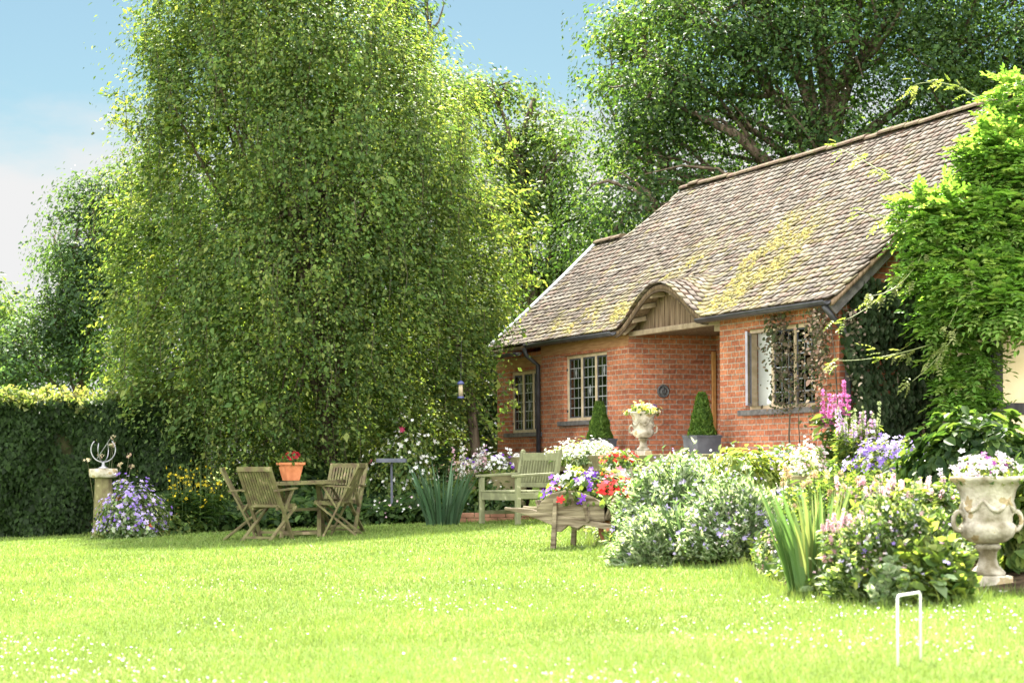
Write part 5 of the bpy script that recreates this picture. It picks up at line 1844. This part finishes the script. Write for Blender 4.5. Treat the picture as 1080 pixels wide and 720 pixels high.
square_pot(pot, .085, .125, .235, TERRA)
def tuft(parent, z, r, h, nleaf, leaf, lw, lcols, fl, dz=0, ry=None, top=.85, loc=(0, 0)):
    P, N, d = surf_mound(nleaf, (r, ry or r), h)
    P = P + np.array([loc[0], loc[1], z])
    leaves('foliage', P, N + .6 * rv(nleaf), leaf, lw, palette(nleaf, lcols, .18), LEAF, parent, d + [0, 0, .5], .2, True)
    for f in fl:
        P, N, d = surf_mound(f['n'], (r * f.get('k', 1.05), (ry or r) * f.get('k', 1.05)), h * f.get('kz', 1.1), fill=.05)
        if 'box' in f:
            x0, x1 = f['box']; s = (P[:, 0] > x0 * r) & (P[:, 0] < x1 * r); P, N = P[s], N[s]
        P = P + np.array([loc[0], loc[1], z])
        s = P[:, 2] > z + h * f.get('zmin', .1)
        P, N = P[s], N[s]
        o = blossoms(f.get('name', 'blossoms'), P, N * .7 + np.array([0, -.6, .4]) + .4 * rv(len(P)), f['s'], palette(len(P), f['c'], .1), parent, f.get('p', 5), f.get('cup', .2), .18, f.get('eye'))


tuft(pot, .2, .13, .15, 220, .05, .035, G_MID, [dict(n=50, s=.065, c=[(.40, .02, .03), (.28, .01, .02)], zmin=.5)])

# bench ------------------------------------------------------------
bp = on_lawn(546, 552)
bench = thing('garden_bench', 'lichen covered oak garden bench with slatted back and broad arms', 'bench', bp, math.atan2(-.50, -.866) + math.pi / 2)
# local: seat faces -y ; width along x
bench.scale = (1, 1, 1.06)
BWD, BD = .50, .57
for s in (-1, 1):
    m = MB(); m.box(s * BWD - .032, s * BWD + .032, -BD / 2 - .032, -BD / 2 + .032, 0, .605); m.build('leg', BENCHW, bench, bevel=.006)
    m = MB(); m.bar((s * BWD, BD / 2, 0), (s * BWD, BD / 2, .42), .064, .064, (1, 0, 0)); m.bar((s * BWD, BD / 2, .42), (s * BWD, BD / 2 + .10, .93), .062, .06, (1, 0, 0))
    m.prism([(BD / 2 + .07, .925), (BD / 2 + .13, .925), (BD / 2 + .128, .95), (BD / 2 + .105, .972), (BD / 2 + .08, .955)], s * BWD - .03, s * BWD + .03, 'x')
    m.build('leg', BENCHW, bench, bevel=.006)
    m = MB(); m.bar((s * BWD, -BD / 2 - .08, .622), (s * BWD, BD / 2 + .03, .650), .085, .034); m.build('arm', BENCHW, bench, bevel=.008)
    m = MB(); m.box(s * BWD - .02, s * BWD + .02, -BD / 2 + .034, BD / 2 - .034, .12, .17); m.box(s * BWD - .022, s * BWD + .022, -BD / 2 + .034, BD / 2 - .034, .33, .41); m.build('side_rail', BENCHW, bench, bevel=.004)
m = MB(); m.box(-BWD + .034, BWD - .034, -BD / 2 - .02, -BD / 2 + .02, .31, .41); m.box(-BWD + .034, BWD - .034, BD / 2 - .02, BD / 2 + .02, .31, .41); m.build('front_rail', BENCHW, bench, bevel=.004)
m = MB()
for i in range(6):
    y = -BD / 2 - .03 + i * .092
    m.box(-BWD - .0, BWD, y, y + .08, .4125 + .004 * (i % 2), .4325 + .004 * (i % 2)) if i else m.box(-BWD + .04, BWD - .04, y, y + .08, .4125, .4335)
m.build('seat', BENCHW, bench, bevel=.004)
m = MB()
m.bar((-BWD + .032, BD / 2 + .088, .87), (BWD - .032, BD / 2 + .088, .87), .036, .10)
m.bar((-BWD + .032, BD / 2 + .014, .50), (BWD - .032, BD / 2 + .014, .50), .036, .06)
for i in range(12):
    x = -BWD + .085 + i * (2 * BWD - .17) / 11
    m.bar((x, BD / 2 + .022, .53), (x, BD / 2 + .078, .82), .045, .018, (1, 0, 0))
m.build('backrest', BENCHW, bench, bevel=.003)

# wheelbarrow -------------------------------------------------------
wp = on_lawn(611, 577)
ax = norm(np.array([.93, -.36]))
wb = thing('wheelbarrow', 'old wooden wheelbarrow planter with curved sides and grey boards', 'wheelbarrow', wp, math.atan2(ax[1], ax[0]))
# local: x forward (wheel end), y left
def curve_side(s):
    m = MB()
    top = [(-.36, .36), (-.30, .47), (-.18, .555), (-.04, .585), (.10, .57), (.24, .52), (.36, .455)]
    bot = [(.36, .27), (-.22, .30), (-.30, .32)]
    M = Matrix.Translation((0, s * .26, 0)) @ Matrix.Rotation(s * R_(-9), 4, 'X')
    m.prism([(x, z - .30) for x, z in top + bot], -.014, .014, 'y', Matrix.Translation((0, 0, .30)) @ M)
    return m


for s in (-1, 1):
    curve_side(s).build('side_board', BARROWW, wb, bevel=.004)
    m = MB()
    # handle shaft running the length, shaped underside
    poly = [(-.70, .412), (-.62, .405), (-.55, .405), (-.40, .39), (-.3, .355), (.44, .245), (.44, .18), (.15, .235), (.08, .20), (-.02, .23), (-.10, .165), (-.16, .17), (-.20, .235), (-.34, .29), (-.5, .345), (-.62, .372), (-.70, .382)]
    m.prism(poly, s * .262 - .022, s * .262 + .022, 'y')
    m.build('handle', BARROWW, wb, bevel=.006)
    m = MB(); m.bar((-.14, s * .305, .50), (-.17, s * .30, 0), .045, .05, (1, 0, 0), .8, 1.05); m.build('leg', BARROWW, wb, bevel=.006)
    m = MB(); m.bar((.16, s * .312, .50), (.20, s * .298, .27), .05, .035, (1, 0, 0)); m.build('batten', BARROWW, wb, bevel=.005)
m = MB(); m.box(-.30, .34, -.24, .24, .275, .30); m.build('bottom_board', BARROWW, wb)
m = MB()
M = Matrix.Translation((.36, 0, .30)) @ Matrix.Rotation(R_(28), 4, 'Y')
m.prism([(-.25, -.01), (.25, -.01), (.30, .20), (.22, .235), (-.22, .235), (-.30, .20)], -.013, .013, 'x', M)
m.build('front_board', BARROWW, wb, bevel=.004)
m = MB()
M = Matrix.Translation((-.31, 0, .31)) @ Matrix.Rotation(R_(-18), 4, 'Y')
m.prism([(-.25, 0), (.25, 0), (.27, .18), (-.27, .18)], -.012, .012, 'x', M)
m.build('back_board', BARROWW, wb, bevel=.004)
m = MB(); m.box(-.10, -.06, -.255, .255, .24, .274); m.build('cross_bar', BARROWW, wb)
whl = thing_ = bpy.data.objects.new('wheel', None); COL.objects.link(whl); whl.parent = wb; whl.location = (.40, 0, .19)
m = MB()
for i in range(5):
    t = i * math.pi * 2 / 5
    m.bar((0, 0, 0), (.15 * math.cos(t), 0, .15 * math.sin(t)), .03, .03, (0, 1, 0))
m.build('spokes', RUSTW, whl)
m = MB()
ring = [(.15, -.028), (.19, -.028), (.19, .028), (.15, .028), (.15, -.028)]
v, f = [], []
for k in range(28):
    t = 2 * math.pi * k / 28
    v += [(r_ * math.cos(t), y_, r_ * math.sin(t)) for r_, y_ in ring[:4]]
for k in range(28):
    for q in range(4):
        a_, b_ = k * 4 + q, k * 4 + (q + 1) % 4
        c_, d_ = ((k + 1) % 28) * 4 + (q + 1) % 4, ((k + 1) % 28) * 4 + q
        f.append((a_, b_, c_, d_))
m.add(v, f); m.build('tyre', RUSTW, whl)
m = MB(); m.tube([(0, -.29, 0), (0, .29, 0)], .018, 8); m.build('axle', RUSTW, whl)
tubp = thing('plastic_tub', 'black plastic tub of petunias standing in the wheelbarrow', 'plant tub', np.array(wp) + np.array([.08 * ax[0], .08 * ax[1], .302]), math.atan2(ax[1], ax[0]))
m = MB()
m.lathe([(.17, 0), (.235, .20), (.25, .20), (.25, .225), (.225, .225), (.21, .16)], 28)
v = m.v; m.v = [(x * 1.25, y * .86, z) for x, y, z in v]
m.build('tub', PLASTIC, tubp, True)
PUR = [(.20, .06, .50), (.26, .09, .58), (.13, .04, .38)]
RED = [(.70, .03, .03), (.75, .08, .07)]
tuft(tubp, .13, .43, .30, 1100, .075, .05, G_YEL + G_MID, [
    dict(n=190, s=.085, c=PUR, box=(-1.25, -.5)), dict(n=150, s=.095, c=WHITEF, box=(-.8, -.1), zmin=.35), dict(n=130, s=.085, c=PUR, box=(-.3, .3), zmin=.1),
    dict(n=80, s=.095, c=WHITEF, box=(.0, .5), zmin=.6), dict(n=170, s=.09, c=RED, box=(.3, 1.25)), dict(n=40, s=.09, c=[(.75, .22, .32)], box=(.5, 1.2)), dict(n=24, s=.085, c=RED, box=(-.6, -.1))], ry=.30)


# urns -------------------------------------------------------------
def urn(name, label, loc, H, group, rz=0):
    t = thing(name, label, 'urn', loc, rz, group)
    k = H
    prof = [(.001, .405), (.10, .405), (.16, .425), (.215, .465), (.242, .52), (.245, .56), (.225, .585), (.215, .595), (.215, .61), (.218, .70), (.228, .80), (.255, .885), (.295, .945), (.325, .965), (.33, .985), (.322, 1.0), (.29, 1.0), (.25, .97), (.22, .92), (.001, .90)]
    def gad(i, th, z):
        if 2 <= i <= 5: return 1 + .035 * abs(math.cos(9 * th)) - .01
        if 8 <= i <= 10: return 1 + .018 * math.sin(6 * th + z * 20) + .014 * math.sin(11 * th - z * 31)
        if 13 <= i <= 14: return 1 + .012 * math.cos(28 * th)
        return 1
    m = MB(); m.lathe([(r * k, z * k) for r, z in prof], 56, mod=lambda i, th, z: gad(i, th, z / k), cap=False)
    m.build('bowl', STONE, t, True)
    prof = [(.10, .125), (.15, .125), (.155, .15), (.13, .175), (.095, .21), (.078, .27), (.082, .33), (.10, .355), (.115, .365), (.115, .39), (.10, .404)]
    m = MB(); m.lathe([(r * k, z * k) for r, z in prof], 36)
    m.build('stem', STONE, t, True)
    m = MB(); m.box(-.17 * k, .17 * k, -.17 * k, .17 * k, .0, .124 * k); m.build('plinth', STONE, t, bevel=.008)
    for s in (-1, 1):
        m = MB()
        pts = []
        for q in np.linspace(-.5, 4.4, 13):
            pts.append((s * (.262 + .055 * math.cos(q - 1.6)) * k, 0, (.605 + .085 * math.sin(q - 1.6)) * k))
        m.tube(pts, .022 * k, 8)
        m.build('handle', STONE, t, True)
    # swags in relief
    m = MB()
    for q in range(6):
        a0 = q * math.pi / 3
        pts = []
        for u_ in np.linspace(0, 1, 9):
            an_ = a0 + u_ * math.pi / 3
            pts.append((.226 * k * math.cos(an_), .226 * k * math.sin(an_), (.80 - .10 * math.sin(math.pi * u_)) * k))
        m.tube(pts, [(.010 + .016 * math.sin(math.pi * u_)) * k for u_ in np.linspace(0, 1, 9)], 6)
    m.build('swag', STONE, t, True)
    return t


up = on_lawn(1042, 621)
uH = PX(1042, 502, up[1])[2] - up[2]
u1 = urn('stone_urn', 'large weathered stone urn of white pansies at the lawn edge', up, uH, 'stone urns', .15)
tuft(u1, uH * .93, .20, uH * .22, 420, .045, .022, G_YEL + G_MID, [dict(n=150, s=.05, c=WHITEF, zmin=.3, k=1.1, kz=1.15, eye=(.2, .05, .25)), dict(n=10, s=.05, c=[(.25, .05, .25)], zmin=.3)])
p2 = HW(-.86, -.75, .045)
u2 = urn('stone_urn', 'stone urn of yellow and purple pansies on the terrace before the porch', p2, PX(668, 434, p2[1])[2] - p2[2], 'stone urns', .1)
h2 = PX(668, 434, p2[1])[2] - p2[2]
tuft(u2, h2 * .93, .21, h2 * .22, 400, .05, .03, G_YEL + G_MID, [dict(n=110, s=.06, c=[(.78, .72, .30), (.80, .78, .6), (.76, .60, .08)], zmin=.2, eye=(.5, .4, .05)), dict(n=16, s=.065, c=PUR, zmin=.3, box=(.1, 1.2))])


# clipped cones in square planters -----------------------------------
def topiary(label, a, w, hh, ww):
    p = HW(a, w, .045)
    ptr = thing('square_planter', 'slate grey square planter under the ' + label, 'planter', p, math.atan2(UX[1], UX[0]) + R_(4), 'slate planters by the porch')
    square_pot(ptr, .17, .19, .27, PLANTER, .006, .03)
    t = thing('clipped_cone', label, 'topiary', p + np.array([0, 0, .24]), 0, 'clipped evergreen cones')
    n = 5200
    z = (1 - np.sqrt(rng.uniform(0, 1, n) * .97 + .012))
    r = ww * (1 - z) ** .8 * np.where(rng.uniform(size=n) < .2, rng.uniform(.3, .9, n), rng.uniform(.86, 1.04, n)) + .02
    r *= 1 + .05 * np.sin(z * 19)
    an_ = rng.uniform(0, 6.283, n)
    C = np.stack([r * np.cos(an_), r * np.sin(an_), z * hh], 1)
    N = np.stack([np.cos(an_), np.sin(an_), np.full(n, .5)], 1)
    leaves('foliage', C, N + .9 * rv(n), .045, .018, palette(n, [(.055, .11, .014), (.075, .14, .02), (.04, .085, .012), (.10, .16, .03)], .18), LEAF, t, N + [0, 0, .8], .2)
    m = MB(); m.tube([(0, 0, -.05), (0, 0, hh * .8)], [.02, .006], 6); m.build('trunk', BARK, t)


topiary('clipped evergreen cone left of the stone urn', -3.08, -.42, .66, .175)
topiary('clipped evergreen cone right of the porch opening', .28, -.42, .68, .168)

# stone pot of red flowers, troughs ------------------------------------
def round_pot(name, label, px, Y, ytop, wpx, depth_, mat, cat='plant pot', elong=1.0, rz=0):
    x, zt = PX(px, ytop, Y)[0], PX(px, ytop, Y)[2]
    z0 = min(gz(x, Y), zt - .16)
    h = zt - z0
    t = thing(name, label, cat, (x, Y, z0), rz)
    r = wpx / 2 * Y / F
    m = MB()
    m.lathe([(r * .72, 0), (r * .9, h * .8), (r * 1.0, h * .86), (r * 1.0, h), (r * .88, h), (r * .84, h * .9)], 30)
    m.v = [(a_, b_ * elong, c_) for a_, b_, c_ in m.v]
    m.build('pot', mat, t, True)
    return t, h, r


t, h, r = round_pot('flower_pot', 'stone pot of dark red primulas behind the wheelbarrow', 653, 25.6, 492, 30, .3, STONE2)
tuft(t, h * .95, r * 1.1, .20, 420, .06, .035, G_YEL + G_MID, [dict(n=60, s=.062, c=[(.52, .03, .02), (.40, .02, .02), (.62, .12, .04)], zmin=.45, k=1.2), dict(n=16, s=.05, c=WHITEF, zmin=.2), dict(n=26, s=.055, c=[(.14, .01, .02)], zmin=.3)])


def trough(label, px0, px1, Y, ytop, dpt, mat, rz=0, name='stone_trough', group=None):
    if Y > 100: Y = on_ground((px0 + px1) / 2, Y)[1]
    a_, b_ = PX(px0, ytop, Y), PX(px1, ytop, Y)
    c_ = (a_ + b_) / 2
    L = b_[0] - a_[0]
    z0 = min(gz(c_[0], Y), c_[2] - .2)
    h = c_[2] - z0
    t = thing(name, label, 'planter', (c_[0], Y + dpt / 2, z0), rz, group)
    m = MB()
    x, y, e = L / 2, dpt / 2, .05
    v = [(sx * q[0], sy * q[1], q[2]) for q in ((x * .95, y * .95, 0), (x, y, h), (x - e, y - e, h), (x - e, y - e, h - .06)) for sx, sy in ((-1, -1), (1, -1), (1, 1), (-1, 1))]
    f = [(3, 2, 1, 0)]
    for i in range(3):
        for k in range(4):
            f.append((i * 4 + k, i * 4 + (k + 1) % 4, i * 4 + 4 + (k + 1) % 4, i * 4 + 4 + k))
    f.append((12, 13, 14, 15))
    m.add(v, f)
    m.build('trough', mat, t, bevel=.015)
    return t, h, L


t, h, L = trough('old stone trough of white and purple pansies behind the bench', 488, 556, 31.3, 495, .42, STONED)
tuft(t, h - .05, L * .5, .26, 900, .06, .035, G_YEL + G_MID, [dict(n=260, s=.062, c=WHITEF, zmin=.2), dict(n=70, s=.06, c=PUR + LILAC, zmin=.3)], ry=.24)
t, h, L = trough('rough stone planter of pale pink flowers below the brick corner', 836, 876, 514, 501, .5, STONED)
tuft(t, h - .05, L * .55, .30, 500, .07, .03, G_YEL + SILVER, [dict(n=420, s=.035, c=PALEP + WHITEF, zmin=.2, k=1.15)], ry=.26)
t, h, L = trough('brown stone planter overflowing with violet bellflowers', 918, 966, 515, 501, .5, STONED)
tuft(t, h - .06, L * .78, .34, 1000, .06, .035, G_MID + G_YEL, [dict(n=620, s=.05, c=VIOLET + LILAC, zmin=.3)], ry=.32)
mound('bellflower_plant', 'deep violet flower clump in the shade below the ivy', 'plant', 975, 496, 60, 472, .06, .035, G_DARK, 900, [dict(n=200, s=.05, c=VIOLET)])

mound('lungwort_plant', 'dark leafy clump before the old stone trough behind the bench', 'plant', 516, 30.9, 76, 512, .08, .04, G_DARK + G_MID, 1500, [dict(n=20, s=.04, c=WHITEF)], None, .35, .5, z0=0.06)
# low brick edging behind the bench
e0, e1 = PX(476, 541, 30.4), PX(600, 541, 30.0)
m = MB()
L = e1[0] - e0[0]
zb_ = float(lawn(e0[0], 30.3)) - .05
for r_ in range(2):
    nb = int(L / .228)
    for i in range(nb):
        x = e0[0] + (i + (.5 if r_ else 0)) * .228
        m.box(x, x + .22, 30.25 + rng.normal() * .005, 30.36, zb_ + .05 + r_ * .075, zb_ + .05 + r_ * .075 + .069)
ed_ = m.build('brick_edging', noise_mat('old_brick', (.16, .08, .05), (.30, .16, .10), 4, .9, .5, 40, .1), None, bevel=.006)
tag(ed_, 'low old brick edging along the bed behind the bench', 'edging')

# sundial ----------------------------------------------------------
sp = place(109, 30.6)
sp[2] = float(lawn(sp[0], sp[1]))
Hp = PX(109, 494, 30.6)[2] - sp[2]
t = thing('sundial_pedestal', 'tapered stone pedestal with thick round cap before the dark hedge', 'pedestal', sp)
m = MB(); m.lathe([(.19, 0), (.185, .06), (.165, .10), (.125, Hp - .16), (.13, Hp - .135)], 8); m.build('column', STONED, t)
m = MB(); m.lathe([(.16, Hp - .134), (.205, Hp - .12), (.212, Hp - .03), (.20, Hp), (.05, Hp + .004)], 28); m.build('cap', STONE, t, True)
arm = thing('armillary_sphere', 'open steel armillary sphere standing on the stone pedestal', 'sundial', sp + np.array([.0, 0, Hp + .002]))
m = MB(); m.lathe([(.07, 0), (.075, .015), (.03, .035), (.02, .07), (.03, .10)], 18); m.build('foot', STEEL, arm, True)
def arc(R, a0, a1, M, r=.011, n=26):
    pts = [M @ Vector((R * math.cos(q), 0, R * math.sin(q))) for q in np.linspace(a0, a1, n)]
    mm = MB(); mm.tube(pts, r, 6); return mm
cM = Matrix.Translation((0, 0, .275))
arc(.18, R_(-225), R_(45), cM, .0095).build('ring', STEEL, arm, True)
arc(.172, R_(-215), R_(35), cM @ Matrix.Rotation(R_(75), 4, 'Z'), .0085).build('ring', STEEL, arm, True)
m = MB(); m.tube([(-.10, .05, .15), (.11, -.05, .43)], .007, 6); m.build('gnomon', STEEL, arm)
sp2 = thing('scabious_plant', 'wiry plant with cream flower heads leaning behind the sundial', 'plant', sp + np.array([.12, .3, 0]))
P = np.zeros((9, 3)); P[:, 0] = rng.normal(size=9) * .05
Q = np.array([PX(a_, b_, 30.9) for a_, b_ in ((92, 484), (136, 480), (138, 492), (120, 462), (106, 480), (128, 506), (107, 513), (118, 470), (126, 490))]) - np.array(sp2.location)
stems('stems', P, Q, .007, (.16, .17, .08), sp2, .06)
Ch = np.repeat(Q, 6, 0) + rng.normal(size=(54, 3)) * .02
blossoms('blossoms', Ch, rv(54), .05, palette(54, [(.60, .52, .30), (.55, .50, .34), (.5, .36, .26)], .1), sp2)
leaves('foliage', P[rng.integers(0, 9, 120)] + rng.uniform(0, .5, (120, 1)) * Q[rng.integers(0, 9, 120)], rv(120), .09, .03, palette(120, G_MID, .2), LEAF, sp2, None, .2, True)

# bird table and feeder ---------------------------------------------
bt = place(413, 30.9)
t = thing('bird_table', 'grey flat topped bird table on a thin post among the shrubs', 'bird table', bt)
hb = PX(413, 485, 30.9)[2] - bt[2]
m = MB(); m.bar((0, 0, 0), (0, 0, hb - .03), .035, .035); m.build('post', GREYW, t, bevel=.003)
m = MB(); m.box(-.21, .21, -.14, .14, hb - .03, hb - .005); 
for q in ((-.21, .21, -.152, -.14), (-.21, .21, .14, .152), (-.222, -.21, -.152, .152), (.21, .222, -.152, .152)):
    m.box(*q, hb - .035, hb + .025)
m.build('tray', GREYW, t, bevel=.003)
fp = PX(486, 420, 31.4)
t = thing('bird_feeder', 'clear tube bird feeder with dark blue caps hanging under the tree', 'bird feeder', fp)
m = MB(); m.tube([(0, 0, .03), (0, 0, .215)], .034, 14); m.build('tube', SEEDM, t, True)
m = MB(); m.lathe([(.055, .21), (.05, .235), (.03, .26), (.004, .27)], 18); m.build('cap', BLUEP, t, True)
m = MB(); m.lathe([(.05, 0), (.055, .012), (.04, .032)], 18); m.build('base', BLUEP, t, True)
m = MB(); m.tube([(-.07, 0, .07), (.07, 0, .07)], .004, 5); m.tube([(0, 0, .26), (.01, 0, .6), (0.02, 0, .95)], .003, 5); m.build('perch', BLACKP, t)

# wire ornament in the bed -------------------------------------------
wo = on_ground(803, 503)
t = thing('wire_ornament', 'small white wire scroll ornament on a stake near the brick wall foot', 'ornament', wo, .2)
hw_ = PX(803, 482, wo[1])[2] - wo[2]
m = MB()
m.tube([(0, 0, -.05), (0, 0, hw_ * .75)], .009, 8)
m.build('stake', WHITEP, t)
for sg in (-1, 1):
    pts = []
    for q in np.linspace(0, 1, 26):
        an_ = -math.pi / 2 + q * 2.15 * math.pi
        rr_ = .105 * (1 - .55 * q)
        pts.append((sg * (.10 + rr_ * math.cos(an_) * .9 - .0), 0, hw_ * .72 + rr_ * math.sin(an_) + .03))
    pts[0] = (0, 0, hw_ * .45)
    m = MB(); m.tube(pts, .008, 7); m.build('scroll', WHITEP, t, True)
# croquet hoop -------------------------------------------------------
h0, h1 = on_lawn(947, 702), on_lawn(971, 697)
c_ = (h0 + h1) / 2
t = thing('croquet_hoop', 'white painted croquet hoop standing in the lawn', 'hoop', c_)
zt_ = PX(959, 626, c_[1])[2] - c_[2]
a_, b_ = h0 - c_, h1 - c_
m = MB()
m.tube([a_ + [0, 0, -.03], a_ + [0, 0, zt_ - .012], a_ * .9 + [0, 0, zt_], b_ * .9 + [0, 0, zt_], b_ + [0, 0, zt_ - .012], b_ + [0, 0, -.03]], .0056, 10)
m.build('hoop', WHITEP, t, True)
